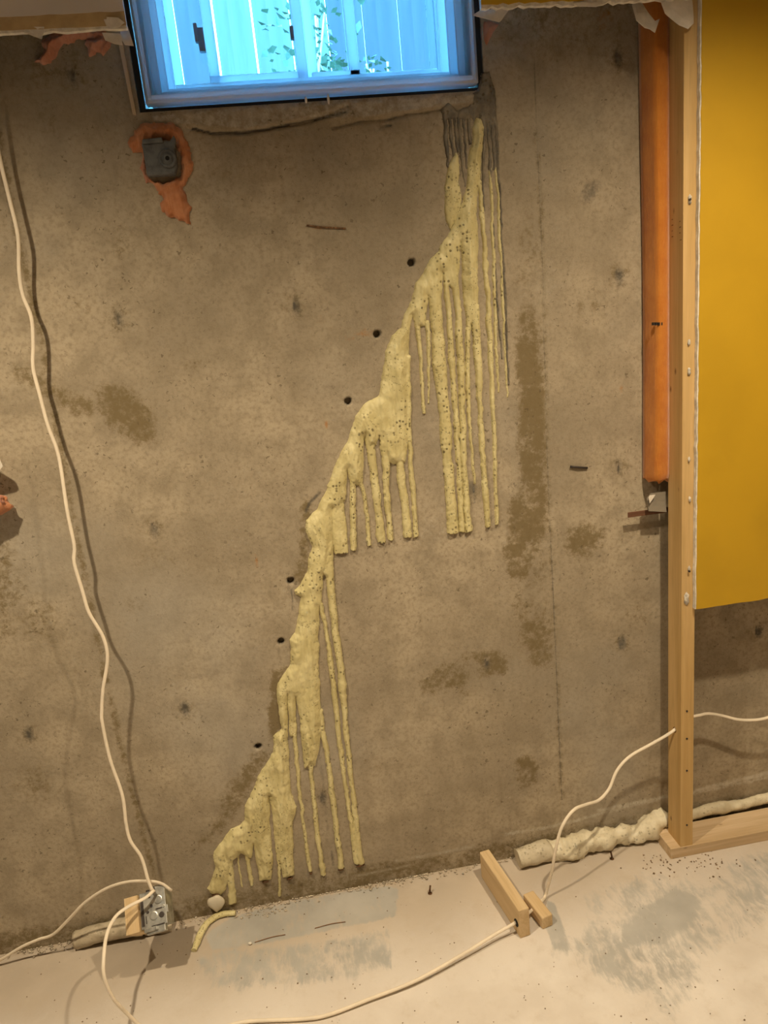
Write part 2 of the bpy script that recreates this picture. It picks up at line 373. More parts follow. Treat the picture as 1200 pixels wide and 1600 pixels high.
JOINT = W2([(833,0),(838,200),(845,330),(858,800),(868,1000),(878,1255)]); LJOINT = W2([(-5,200),(20,335),(62,520),(128,880),(165,1060),(200,1210),(243,1375)])
h = (fbm(X, Z, 9, 1, 5)-0.5)*0.0022 + (fbm(X, Z, 1.3, 5, 3)-0.5)*0.004
jx = np.interp(Z, JOINT[::-1,1], JOINT[::-1,0]); h += sstep(X-jx, -0.002, 0.003)*0.0012
dj = np.abs(X-jx-(fbm(Z, Z*0, 8, 3)-0.5)*0.006); h -= np.exp(-(dj/0.0035)**2)*0.0016
damp = np.zeros(X.shape); white = damp.copy(); rust = damp.copy(); smudge_shade = damp.copy()
def poly(m, pts, v, soft=0.02):
    s = poly_sd(X, Z, W2(pts)); np.maximum(m, v*sstep(s, -soft, soft), out=m)
def spot(m, p, rx, rz, v):
    c = W2([p])[0]; np.maximum(m, v*np.exp(-((X-c[0])/rx)**2-((Z-c[1])/rz)**2), out=m)
def stroke(m, pts, wd, v):
    d = line_d(X, Z, W2(pts)); np.maximum(m, v*np.exp(-(d/wd)**2), out=m)
# damp stains
poly(damp, [(150,605),(185,598),(215,612),(235,640),(245,668),(240,690),(215,695),(190,680),(165,660),(150,640)], 0.62, 0.03)
poly(damp, [(20,570),(50,565),(85,590),(110,610),(150,620),(155,650),(120,660),(95,640),(60,615),(25,600)], 0.45, 0.03)
poly(damp, [(806,480),(835,475),(845,520),(852,620),(857,760),(853,840),(835,880),(822,905),(795,902),(788,870),(797,790),(815,760),(806,690),(812,640),(805,560)], 0.62, 0.022)
poly(damp, [(885,825),(915,815),(943,825),(945,850),(920,875),(895,880),(882,860)], 0.5, 0.025)
poly(damp, [(805,1185),(830,1180),(845,1200),(840,1225),(815,1232),(802,1215)], 0.5, 0.02)
poly(damp, [(735,1020),(775,1015),(800,1030),(790,1055),(750,1058)], 0.55, 0.03); poly(damp, [(650,1060),(700,1030),(740,1015),(735,1060),(700,1085),(660,1085)], 0.42, 0.03); poly(damp, [(810,970),(850,955),(866,990),(868,1040),(835,1050),(815,1020)], 0.5, 0.03); poly(damp, [(690,1040),(725,1050),(735,1090),(715,1085)], 0.4, 0.02)
poly(damp, [(790,900),(880,930),(875,1050),(830,1060),(800,1010)], 0.30, 0.06)
poly(damp, [(425,1045),(452,1040),(440,1080),(440,1140),(420,1160),(418,1110)], 0.6, 0.012)
poly(damp, [(360,1220),(405,1165),(425,1175),(395,1230),(375,1270),(340,1310),(300,1330),(330,1280)], 0.45, 0.03)
poly(damp, [(-40,820),(25,830),(45,900),(25,1000),(-40,1010)], 0.36, 0.05)
poly(damp, [(800,300),(840,300),(850,470),(815,470)], 0.22, 0.04)
stroke(damp, [(480,790),(476,840),(470,905)], 0.02, 0.5)
stroke(smudge_shade, [(858,800),(868,1000),(878,1250)], 0.0028, 0.62); stroke(smudge_shade, [(833,0),(838,200),(845,330),(858,800)], 0.0026, 0.52); poly(damp, [(795,330),(845,330),(858,800),(868,1000),(830,1000),(800,900)], 0.24, 0.03); stroke(damp, [(838,200),(845,330),(858,800),(868,1000),(878,1250)], 0.012, 0.3)
stroke(damp, [(-5,200),(20,335),(62,520),(128,880),(165,1060),(200,1210),(243,1375)], 0.012, 0.42)
for i in range(26):
    spot(damp, (random.uniform(0,1050), random.uniform(80,1350)), random.uniform(.02,.09), random.uniform(.02,.1), random.uniform(.16,.32))
np.maximum(damp, 0.42*sstep(Z, 0.11, 0.03), out=damp)
np.maximum(damp, 0.33*sstep(Z, 1.95, 2.25)*sstep(np.abs(X-0.15), 0.35, 0.5), out=damp)
damp *= 0.42+1.15*fbm(X, Z, 22, 61, 4)
# ties: smudge + slit
for p in TIES:
    spot(smudge_shade, (p[0]+random.uniform(-4,4), p[1]+random.uniform(-4,4)), 0.016, 0.03, random.uniform(.55,.78)); c = W2([p])[0]
    tl = random.uniform(3,9); stroke(smudge_shade, [(p[0]-1,p[1]-tl),(p[0]+random.uniform(-1,2),p[1]+tl)], 0.0032, random.uniform(.7,.95))
    h -= 0.003*np.exp(-((X-c[0])/0.004)**2-((Z-c[1])/0.016)**2)
    spot(damp, p, 0.05, 0.05, 0.3)
poly(smudge_shade, [(905,300),(915,283),(935,278),(943,288),(925,318),(912,320)], 0.55, 0.012)
poly(smudge_shade, [(700,165),(780,140),(772,300),(700,290)], 0.42, 0.03)
stroke(smudge_shade, [(752,150),(765,290),(790,600)], 0.006, 0.3)
for pts, v in (([(300,200),(330,208),(380,207),(412,203),(440,197),(480,190),(540,175)], 1.1), ([(520,200),(560,190),(600,188),(640,178),(690,172),(722,178)], 0.6), ([(455,195),(500,183),(545,165)], 0.4), ([(595,198),(612,196)], 0.8)):
    stroke(smudge_shade, pts, 0.0030, v); h -= 0.006*np.exp(-(line_d(X, Z, W2(pts))/0.003)**2)
s = poly_sd(X, Z, W2([(228,178),(300,170),(500,150),(745,140),(745,165),(690,170),(560,190),(480,190),(412,202),(380,206),(300,200),(240,195)]))
h += 0.004*sstep(s, 0, 0.006); np.maximum(white, 0.52*sstep(s, 0, 0.01), out=white)
spot(smudge_shade, (560,210), 0.3, 0.02, 0.12)
# white bloom near the floor
for pts, wd, v in (([(790,1303),(860,1292),(950,1268),(1040,1246),(1120,1232),(1200,1215)], 0.010, 0.6), ([(620,1345),(680,1335),(740,1322)], 0.012, 0.5),
                   ([(560,1368),(640,1352)], 0.008, 0.5), ([(640,1268),(760,1250),(850,1240)], 0.012, 0.28), ([(935,1267),(1035,1246)], 0.01, 0.7), ([(1090,1235),(1200,1208)], 0.012, 0.75), ([(300,1425),(420,1398),(560,1372)], 0.007, 0.3)):
    stroke(white, pts, wd, v)
for i in range(16): spot(white, (random.uniform(0,1050), random.uniform(300,1300)), random.uniform(.03,.12), random.uniform(.03,.12), random.uniform(.16,.34))
# rust marks
for p, rx, rz, v in (((401,878),0.007,0.022,0.75),((572,520),0.035,0.012,0.55),((545,525),0.05,0.03,0.3),((970,607),0.008,0.012,0.6),((510,662),0.006,0.012,0.8),((508,355),0.05,0.006,0.55),((500,500),0.02,0.02,0.3),((940,30),0.03,0.03,0.45)): spot(rust, p, rx, rz, v)
# drilled injection holes and the pocket of broken concrete by the foam
for p in HOLES:
    c = W2([p])[0]; r = np.hypot(X-c[0], Z-c[1]); h -= 0.03*sstep(r, 0.010, 0.005)
    np.maximum(smudge_shade, 0.95*sstep(r, 0.012, 0.006), out=smudge_shade)  # shade inside each drilled hole is also put into the colour
    spot(smudge_shade, (p[0]+12, p[1]+8), 0.02, 0.008, 0.35); spot(smudge_shade, (p[0]-3, p[1]+14), 0.006, 0.02, 0.4)
stroke(smudge_shade, [(478,800),(484,786),(500,770)], 0.006, 0.7); stroke(smudge_shade, [(456,920),(457,952)], 0.003, 0.75); stroke(smudge_shade, [(730,760),(741,770),(742,785)], 0.006, 0.5)
stroke(smudge_shade, [(500,1180),(507,1240),(512,1300)], 0.007, 0.42); stroke(smudge_shade, [(518,1330),(521,1352)], 0.005, 0.6)
h *= sstep(np.minimum.reduce([np.abs(X-WX0)+1e3*((Z<WZ0)), np.abs(X-WX1)+1e3*(Z<WZ0), np.abs(Z-WZ0)+1e3*((X<WX0)|(X>WX1))]), -1e-6, 0.01)
nx, nz = len(xs), len(zs)
idx = np.arange(nx*nz).reshape(nx, nz)
cx = (xs[:-1]+xs[1:])/2; cz = (zs[:-1]+zs[1:])/2
keep = ~((cx[:,None] > WX0)&(cx[:,None] < WX1)&(cz[None,:] > WZ0)&(cz[None,:] < WZ1))
Q = np.stack([idx[:-1,:-1], idx[1:,:-1], idx[1:,1:], idx[:-1,1:]], -1)[keep]
wall = mesh_np('wall_back', np.stack([X, -h, Z], -1).reshape(-1,3), Q, M_CONC)
for n_, v_ in (('damp',damp),('white',white),('rust',rust),('smudge_shade',smudge_shade)): attr(wall, n_, v_)
tag(wall, 'stained bare poured concrete basement wall with cracks and drill holes', 'wall', kind='structure')
bm = bmesh.new()                                         # thickness of the concrete round the opening, and its outer face
add_box(bm, WX0-0.3, WX0, 0.006, 0.24, WZ0-0.3, WZ1+0.09); add_box(bm, WX1, WX1+0.3, 0.006, 0.24, WZ0-0.3, WZ1+0.09)
add_box(bm, WX0, WX1, 0.006, 0.24, WZ0-0.3, WZ0); add_box(bm, WX0, WX1, 0.006, 0.24, WZ1, WZ1+0.09)
obj_bm('window_reveal', bm, M_CONC, wall)
bm = bmesh.new()
add_box(bm, RX0, WX0-0.3, 0.02, 0.24, 0, RZ1); add_box(bm, WX1+0.3, RX1, 0.02, 0.24, 0, RZ1); add_box(bm, WX0-0.3, WX1+0.3, 0.02, 0.24, 0, WZ0-0.3)
obj_bm('wall_core', bm, M_CONC, wall)
# ---- floor
fx = lines(RX0, -1.0, 1.5, RX1, 0.006, 0.08); fy = lines(RY0, -1.0, 0.018, 0.018, 0.006, 0.08)
X, Y = np.meshgrid(fx, fy, indexing='ij'); grey = np.zeros(X.shape); brown = grey.copy()
def fpoly(m, pts, v, soft=0.02):
    np.maximum(m, v*sstep(poly_sd(X, Y, F2(pts)), -soft, soft), out=m)
fpoly(grey, [(318,1462),(360,1432),(450,1408),(560,1388),(612,1383),(622,1390),(620,1432),(560,1446),(480,1462),(400,1478),(330,1485)], 0.80, 0.010)
fpoly(grey, [(300,1500),(360,1478),(480,1470),(616,1442),(618,1512),(570,1530),(500,1540),(420,1545),(330,1545)], 0.66, 0.03)
fpoly(grey, [(930,1420),(975,1372),(1030,1350),(1065,1368),(1120,1370),(1140,1345),(1200,1318),(1260,1310),(1260,1400),(1170,1420),(1140,1460),(1120,1500),(1100,1545),(1075,1610),(1030,1600),(1000,1560),(960,1545),(920,1525),(890,1505),(860,1495),(855,1470),(900,1460)], 0.60, 0.05); fpoly(grey, [(900,1400),(1000,1345),(1060,1360),(1130,1360),(1230,1310),(1250,1420),(1150,1470),(1000,1500),(930,1480)], 0.48, 0.05)
fpoly(grey, [(970,1430),(1050,1385),(1110,1395),(1090,1450),(1040,1480),(960,1490)], 0.85, 0.03)
fpoly(grey, [(853,1405),(868,1410),(880,1450),(900,1490),(865,1485),(850,1450)], 0.85, 0.01)
fpoly(grey, [(320,1490),(300,1530),(420,1560),(600,1540),(600,1510)], 0.45, 0.04)
for p, r, v in (((415,1425),0.03,0.5),((385,1430),0.02,0.5),((500,1478),0.01,0.3)):
    c = F(*p); np.maximum(brown, v*np.exp(-((X-c[0])**2+(Y-c[1])**2)/r**2), out=brown)
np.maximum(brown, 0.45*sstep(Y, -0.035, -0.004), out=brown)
fh = (fbm(X, Y, 6, 11, 4)-0.5)*0.003
idx = np.arange(X.size).reshape(X.shape)
Q = np.stack([idx[:-1,:-1], idx[1:,:-1], idx[1:,1:], idx[:-1,1:]], -1).reshape(-1,4)
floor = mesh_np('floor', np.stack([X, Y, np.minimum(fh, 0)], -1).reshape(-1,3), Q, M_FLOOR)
attr(floor, 'wall_beige', np.clip(1.05+Y*1.9-(X+0.4)*0.12, 0, 1)); attr(floor, 'grey', grey); attr(floor, 'brown', brown)  # first mask: beige tone strengthens towards the back wall
tag(floor, 'dusty beige concrete floor with scraped grey patches', 'floor', kind='structure')
def struct(name, o, label, cat): tag(o, label, cat, kind='structure'); o.name = name; return o
struct('ceiling', box('ceiling', RX0, RX1, RY0, 0.24, RZ1, RZ1+0.1, M_CEIL), 'pale painted basement ceiling above the frame', 'ceiling')
struct('wall_left', box('wall_left', RX0-0.1, RX0, RY0, 0.24, 0, RZ1, M_DIM), 'plain painted wall far to the left', 'wall')
struct('wall_right', box('wall_right', RX1, RX1+0.1, RY0, 0.24, 0, RZ1, M_YELLOW), 'yellow painted wall far to the right', 'wall')
struct('wall_front', box('wall_front', RX0, RX1, RY0-0.1, RY0, 0, RZ1, M_DIM), 'plain painted wall behind the viewer', 'wall')

# ================================================================== WINDOW
win = empty('window_1', ((WX0+WX1)/2, 0.1, WZ0), 'white vinyl sliding basement window set deep in the concrete', 'window', kind='structure')
def wchild(o): o.parent = win; o.matrix_parent_inverse = win.matrix_basis.inverted(); return o
LX0, LX1, LZ0 = -0.204, 0.523, 2.068
def ring(name, x0, x1, z0, z1, wd, wb, y0, y1, mat, bevel=0.002):   # left, right, bottom, top bars of one frame step
    bm = bmesh.new()
    add_box(bm, x0, x0+wd, y0, y1, z0, z1); add_box(bm, x1-wd, x1, y0, y1, z0, z1)
    add_box(bm, x0+wd, x1-wd, y0, y1, z0, z0+wb); add_box(bm, x0+wd, x1-wd, y0, y1, z1-wb, z1)
    return wchild(obj_bm(name, bm, mat, None, bevel=bevel))
ring('plaster_edge', LX0-0.003, LX1+0.003, LZ0-0.004, 2.525, 0.006, 0.006, -0.010, 0.02, M_VINYL, 0.001)
ring('liner', LX0+0.003, LX1-0.003, LZ0+0.003, 2.52, 0.008, 0.008, -0.014, 0.20, M_VINYL)
ring('outer_frame', LX0+0.014, LX1-0.014, LZ0+0.014, 2.51, 0.016, 0.014, 0.030, 0.040, M_VINYL)
ring('frame_step', LX0+0.014, LX1-0.014, LZ0+0.014, 2.51, 0.029, 0.028, 0.060, 0.070, M_VINYL)
ring('inner_frame', LX0+0.014, LX1-0.014, LZ0+0.014, 2.51, 0.042, 0.044, 0.090, 0.100, M_VINYL)
YG = 0.12
def gx(px, py): return W(px, py, YG)[0]
zb = LZ0+0.060
p1 = (gx(271,144), gx(331,141)); p2 = (gx(346,134), gx(466,125)); p3 = (gx(498,123), gx(547,120)); p4 = (gx(563,122), gx(673,115))
GX0, GX1 = LX0+0.056, LX1-0.056
def bar(name, x0, x1, y0, y1, z0, z1, b=0.002): return wchild(box(name, x0, x1, y0, y1, z0, z1, M_VINYL, None, b))
st1 = bar('stile', p1[1], p2[0], 0.105, 0.135, zb-0.018, 2.475)
st2 = bar('stile', p2[1], p2[1]+(p3[0]-p2[1])*0.48, 0.100, 0.128, zb-0.004, 2.475)
bar('stile', p2[1]+(p3[0]-p2[1])*0.55, p3[0], 0.122, 0.150, zb-0.018, 2.475)
bar('stile', p3[1], p4[0], 0.112, 0.142, zb-0.018, 2.475)
bar('rail', p1[1], p2[1]+0.015, 0.104, 0.136, zb-0.006, zb+0.016)
bar('rail', p3[0]-0.015, p4[0], 0.112, 0.142, zb-0.006, zb+0.014)
bar('rail', GX0, p1[1], 0.115, 0.14, zb-0.008, zb+0.004); bar('rail', p4[0], GX1, 0.125, 0.15, zb-0.008, zb+0.010)
for (a, b), yy in ((p1, 0.128), (p2, 0.118), (p3, 0.128), (p4, 0.138)):
    wchild(box('pane', a-0.004, b+0.004, yy, yy+0.003, zb-0.004, 2.475, M_GLASS))
la = W(312, 60, 0.095); bm = bmesh.new()
add_box(bm, la[0]-0.004, la[0]+0.010, 0.088, 0.104, la[2]-0.028, la[2]+0.02); add_box(bm, la[0]-0.010, la[0]-0.002, 0.078, 0.092, la[2]-0.012, la[2]+0.026)
obj_bm('latch', bm, M_LATCH, st1, bevel=0.002)
lb = W(456, 52, 0.095); box('latch', lb[0]-0.004, lb[0]+0.004, 0.088, 0.101, lb[2]-0.014, lb[2]+0.014, M_LATCH, st2, 0.002)
# tar paper lining the gap between window and concrete
bm = bmesh.new()
add_box(bm, WX0+0.001, LX0-0.008, 0.008, 0.02, WZ0+0.001, 2.525); add_box(bm, LX1+0.008, WX1-0.001, 0.008, 0.02, WZ0+0.001, 2.525); add_box(bm, LX0-0.008, LX1+0.008, 0.006, 0.02, WZ0+0.001, LZ0-0.010)
wchild(obj_bm('tar_paper', bm, M_TAR))
# white foam crumbs hanging on the tar paper under the sill
for px, py, hh in ((478,156,0.012),(513,155,0.020)):
    q = W(px, py, -0.002); bm = bmesh.new(); bmesh.ops.create_icosphere(bm, subdivisions=2, radius=1)
    for v in bm.verts: v.co = Vector((q[0]+v.co.x*0.003, -0.002+v.co.y*0.003, q[2]+v.co.z*hh*0.6))
    wchild(obj_bm('caulk_drip', bm, M_GYPS, smooth=True))
shim = prism('wood_shim', W2([(187,72),(193,70),(214,182),(209,181)]), -0.012, -0.003, M_SHIM)
tag(shim, 'thin wooden shim strip standing along the left side of the window', 'shim')

# ================================================================== OUTDOORS
tag(box('ground', -4, 5, 0.24, 6, 1.86, 1.96, M_GROUND), 'bright leafy ground outside the window', 'ground', kind='structure')
fence = empty('fence', (0.2, 1.6, 1.96), 'vertical board fence seen through the window', 'fence')
def fchild(o): o.parent = fence; o.matrix_parent_inverse = fence.matrix_basis.inverted(); return o
xx = -2.2; bme = None
while xx < 3.2:
    wd = 0.145; b0 = box('board', 0, wd, 0, 0.02, 0, 1.22+random.uniform(-.01,.01), M_FENCE if random.random() < 0.55 else M_FENCE_SUN)
    b0.location = (xx, 1.6+random.uniform(-0.006,0.006), 1.97); fchild(b0); xx += wd+random.uniform(0.003, 0.009)
for z_ in (2.15, 3.0): fchild(box('fence_rail', -2.2, 3.2, 1.63, 1.67, z_, z_+0.09, M_FENCE))
def shrub(x, y, n, spread, hgt, label):
    t = empty('shrub', (x, y, 1.96), label, 'shrub', 'shrubs outside the window'); co = []; fa = []
    for i in range(n):
        a = random.uniform(0, 6.28); r = spread*random.random()**0.6; z = hgt*random.random(); L = random.uniform(.018,.045)
        d = Vector((random.uniform(-1,1), random.uniform(-1,1), random.uniform(-.6,.8))).normalized(); s_ = d.cross(Vector((random.random(), random.random(), 1))).normalized()*L*0.35
        p = Vector((r*math.cos(a), r*math.sin(a)*0.6, z)); k = len(co); up_ = d.cross(s_).normalized()*L*0.12
        co += [p, p+d*L*0.5+s_+up_, p+d*L, p+d*L*0.5-s_+up_]; fa.append((k, k+1, k+2, k+3))
    mesh_np('foliage', [tuple(c) for c in co], fa, M_LEAF, t, False)
    for i in range(4):
        sweep('stem', [(0,0,0),(random.uniform(-.05,.05),0,hgt*.5),(random.uniform(-spread,spread)*.6,random.uniform(-.05,.05),hgt*.95)], 0.004, 0.004, M_SHIM, t, (0,1,0), 6)
shrub(-0.05, 0.75, 240, 0.13, 0.30, 'small leafy shrub outside the left window pane')
shrub(0.30, 1.25, 420, 0.20, 0.75, 'taller leafy shrub outside the middle window pane')
shrub(0.47, 1.05, 150, 0.07, 0.5, 'slender leafy shrub outside the narrow window pane')

# ================================================================== CRACK FOAM (relief mesh: body and runs)
def relief(specs, x0, x1, z0, z1, step, warp=0.0021, seed=0, k=0.0025):
    """specs: dicts body {poly,R,lump} or run {pts,rad,cut}. returns xs, zs, H, label"""
    xs = np.arange(x0, x1, step); zs = np.arange(z0, z1, step); X, Z = np.meshgrid(xs, zs, indexing='ij')
    wx = X+(fbm(X, Z, 90, seed, 3)-0.5)*2*warp+(fbm(X, Z, 28, seed+2, 2)-0.5)*2.4*warp; wz = Z+(fbm(X, Z, 90, seed+5, 3)-0.5)*2*warp+(fbm(X, Z, 28, seed+8, 2)-0.5)*2.4*warp
    H = np.full(X.shape, -0.006); lab = np.zeros(X.shape, int); best = np.full(X.shape, -1.0)
    for li, s in enumerate(specs):
        hh = np.full(X.shape, -0.006)
        if 'poly' in s:
            sd_ = poly_sd(wx, wz, s['poly']); R = s['R']; i = np.clip(sd_, 0, R)
            hi = np.sqrt(np.maximum(R*R-(R-i)**2, 0))*s.get('flat', 0.8)
            hi = hi + sstep(sd_, 0.001, 0.022)*s['lump']*(0.1+0.9*fbm(X+(vnoise(Z, X, 12, 5)-.5)*0.02, Z*0.14, 75, seed+20, 3)*(0.5+fbm(X, Z*0.6, 20, seed+31, 2)))
            hi = hi + sstep(sd_, 0.0, 0.008)*s['lump']*(0.30*(fbm(X, Z*0.45, 95, seed+40, 3)-0.5)+0.22*(fbm(X, Z, 45, seed+44, 2)-0.5))
            hh = np.where(sd_ > 0, hi, np.maximum(sd_*1.6, -0.006))
        else:
            pl = s['pts']; lo = pl.min(0)-0.02; up = pl.max(0)+0.02
            a0, a1 = np.searchsorted(xs, [lo[0], up[0]]); b0, b1 = np.searchsorted(zs, [lo[1], up[1]])
            sl = (slice(a0, a1), slice(b0, b1)); xx_, zz_ = wx[sl], wz[sl]
            d, r = line_d(xx_, zz_, pl, s['rad']); r = r*(0.86+0.3*vnoise(Z[sl], X[sl]*0, 30, seed+li*3))
            hv = np.where(d < r, np.sqrt(np.maximum(r*r-d*d, 0))*s.get('flat', 0.95)+0.0006, np.maximum((r-d)*1.6, -0.006))
            hv = hv+np.where(d < r, (fbm(xx_, zz_, 140, seed+50, 2)-0.5)*0.0016, 0)
            if s.get('cut', True):
                e = pl[-1]; dr = pl[-1]-pl[-2]; dr /= np.hypot(*dr)
                beyond = (X[sl]-e[0])*dr[0]+(Z[sl]-e[1])*dr[1]+(fbm(X[sl], Z[sl], 160, seed+60, 2)-0.5)*0.006 > 0
                hv = np.where(beyond, -0.006, hv)
            hh[sl] = hv
        m = hh > best; lab[m] = li; best = np.where(m, hh, best)
        kk = np.clip(0.5+0.5*(hh-H)/k, 0, 1); H = hh*kk+H*(1-kk)+np.where((hh > -0.004)&(H > -0.004), k*kk*(1-kk), 0)
    return xs, zs, H, lab
def build_relief(res, names, mat, parent, ybase=0.0, mats=None):
    xs, zs, H, lab = res; step = xs[1]-xs[0]; gxx, gzz = np.gradient(H, step)
    N = np.stack([-gxx, -np.ones_like(H), -gzz], -1); N /= np.linalg.norm(N, axis=-1, keepdims=True)
    X, Z = np.meshgrid(xs, zs, indexing='ij'); CO = np.stack([X, ybase-H, Z], -1).reshape(-1,3); N = N.reshape(-1,3)
    idx = np.arange(X.size).reshape(X.shape)
    Q = np.stack([idx[:-1,:-1], idx[1:,:-1], idx[1:,1:], idx[:-1,1:]], -1).reshape(-1,4)
    Hf = H.ravel(); ok = (Hf[Q].max(1) > -0.003); L = lab.ravel()[Q[np.arange(len(Q)), Hf[Q].argmax(1)]]; out = []
    for i, nm in enumerate(names):
        q = Q[ok&(L == i)]
        if len(q) < 4: continue
        u, inv = np.unique(q, return_inverse=True)
        out.append(mesh_np(nm, CO[u], inv.reshape(-1,4), mats[i] if mats else mat, parent, True, N[u]))
    return out
def run(pts, wpx, cut=True, flat=0.95):     # widths given in picture pixels (about 1.55 mm)
    if not isinstance(wpx, (list, tuple)): wpx = [wpx]*len(pts)
    return dict(pts=W2(pts), rad=[w_*0.00078 for w_ in wpx], cut=cut, flat=flat)
foam = empty('expanding_foam', tuple(W(600, 700)), 'pale yellow injection foam run down the diagonal wall crack', 'foam')
up_body = [(739,203),(744,184),(752,186),(757,200),(752,232),(751,280),(746,300),(746,380),(747,480),(741,505),(733,505),(726,490),(722,440),(719,378),(716,440),(712,455),(703,446),(698,452),(692,428),(690,480),(682,500),(672,500),(669,462),(664,510),(652,512),(644,494),(639,530),(637,610),(638,680),(633,722),(624,722),(615,726),(605,722),(596,705),(593,682),(588,695),(576,700),(568,684),(566,760),(556,757),(549,760),(542,734),(541,780),(530,800),(519,795),(521,850),(519,890),(515,905),(505,897),(503,945),(499,947),(497,1000),(499,1060),(503,1141),(499,1165),(495,1185),(492,1197),(487,1192),(476,1201),(472,1170),(468,1120),(463,1088),(459,1150),(452,1150),(449,1085),(448,1130),(450,1160),(452,1199),(455,1238),(463,1259),(461,1272),(457,1292),(459,1340),(460,1367),(442,1371),(436,1345),(431,1320),(426,1280),(421,1243),(422,1290),(427,1340),(424,1374),(405,1376),(400,1340),(396,1318),(394,1340),(386,1338),(376,1332),(369,1340),(362,1345),(358,1370),(352,1390),(346,1397),(331,1395),(323,1388),(332,1370),(337,1355),(334,1346),(334,1331),(343,1319),(361,1295),(376,1289),(382,1280),(383,1259),(392,1241),(403,1214),(419,1190),(427,1172),(428,1163),(427,1149),(439,1139),(437,1115),(433,1085),(433,1069),(445,1051),(453,1037),(455,1013),(452,1000),(461,989),(465,973),(467,952),(471,932),(463,929),(461,923),(471,912),(481,891),(483,875),(488,856),(478,830),(480,813),(495,797),(505,777),(515,753),(522,730),(543,690),(555,650),(573,630),(593,617),(597,587),(603,550),(612,525),(627,513),(632,490),(644,463),(650,443),(662,425),(670,407),(685,393),(688,383),(700,365),(715,339),(724,309),(729,289),(731,245),(739,217)]
specs = [dict(poly=W2(up_body), R=0.010, lump=0.013, flat=0.75),
  dict(poly=W2([(713,238),(717,242),(717,283),(721,311),(718,335),(702,360),(696,345),(694,307),(699,259)]), R=0.009, lump=0.008, flat=0.75)]
names = ['foam_body', 'foam_lobe']
RUNS = [run([(528,785),(530,820),(533,864)],[17,20,21],flat=0.45), run([(551,743),(552,800),(552,860)],[8,9,10]), run([(560,748),(567,765),(573,800),(577,853)],[7,6,6,6]),
  run([(574,670),(579,700),(588,770),(597,848)],[12,12,12,13],flat=0.7), run([(601,693),(604,760),(611,844)],[13,9,9]), run([(622,700),(629,760),(638,840)],[12,12,13],flat=0.7),
  run([(636,560),(638,640),(640,693),(651,839)],[9,9,7,8]), run([(652,500),(658,570),(663,647)],[7,5,4.5]), run([(668,505),(670,570),(670,630)],[6,4,2],False),
  run([(679,440),(683,510),(687,573),(697,677),(708,833)],[14,18,20,17,17],flat=0.65), run([(697,430),(701,490),(707,577),(717,727),(722,831)],[9,8,8,7,8]),
  run([(711,430),(716,500),(720,577),(725,727),(733,831)],[10,11,10,9,11]), run([(733,490),(730,560),(733,660),(742,755)],[8,7,5,3],False),
  run([(742,480),(747,560),(752,677),(762,823)],[13,12,8,9]), run([(750,283),(755,360),(762,460),(768,577),(777,820)],[6,7,8,7,5.5]),
  run([(766,262),(770,377),(775,543),(780,612)],[4,5,4,2],False), run([(773,255),(777,290),(780,360),(787,510),(793,620)],[3,4.5,4.5,3,1.6],False),
  run([(515,880),(517,915),(527,1011),(534,1060),(535,1075),(537,1100),(541,1147),(552,1240),(558,1310),(564,1349)],[10,11,11,13,15,9,8,8,10,13]),
  run([(502,945),(513,1005),(520,1067),(529,1147),(540,1227),(545,1265),(551,1300),(557,1349)],[6,6,8,8,7,7,8,9]),
  run([(500,1110),(504,1141),(511,1173),(518,1235),(524,1280),(533,1356)],[8,8,8,9,9,9]), run([(484,1180),(487,1211),(494,1286),(500,1328),(505,1367)],[9,8,8,8,9]),
  run([(456,1080),(458,1110),(460,1147),(466,1215),(475,1295),(485,1361)],[7,7,6,5.5,5.5,6.5]), run([(430,1300),(434,1335),(437,1375),(438,1409)],[5,5,4,5]),
  run([(384,1325),(388,1345),(394,1383)],[10,7,6]), run([(371,1330),(374,1355),(378,1385)],[3.5,3,3],False), run([(356,1335),(360,1370),(364,1411)],[14,13,14],flat=0.5)]
specs += RUNS; names += ['foam_run']*len(RUNS)
b0 = W2([(793,200),(323,1400)]); res = relief(specs, -0.47, 0.64, 0.02, 2.06, 0.0018, seed=3)
for o in build_relief(res, names, M_FOAM, foam): o.matrix_parent_inverse = foam.matrix_basis.inverted()
# dark broken tips where the runs were cut, as small chips under the foot of the runs
chips = [(338,1397,14,5),(415,1377,14,4),(453,1372,12,4),(533,1358,10,3),(563,1352,18,5),(486,1364,6,3)]
for px, py, wd, ht in chips:
    q = W(px, py, -0.004); bm = bmesh.new(); bmesh.ops.create_icosphere(bm, subdivisions=2, radius=1)
    for v in bm.verts:
        n_ = 0.7+0.5*random.random(); v.co = Vector((q[0]+v.co.x*wd*0.0008*n_, -0.005+v.co.y*0.005*n_, q[2]+v.co.z*ht*0.0008*n_+v.co.x*0.002))
    o = obj_bm('broken_tip', bm, M_RUST, foam, True); o.matrix_parent_inverse = foam.matrix_basis.inverted()
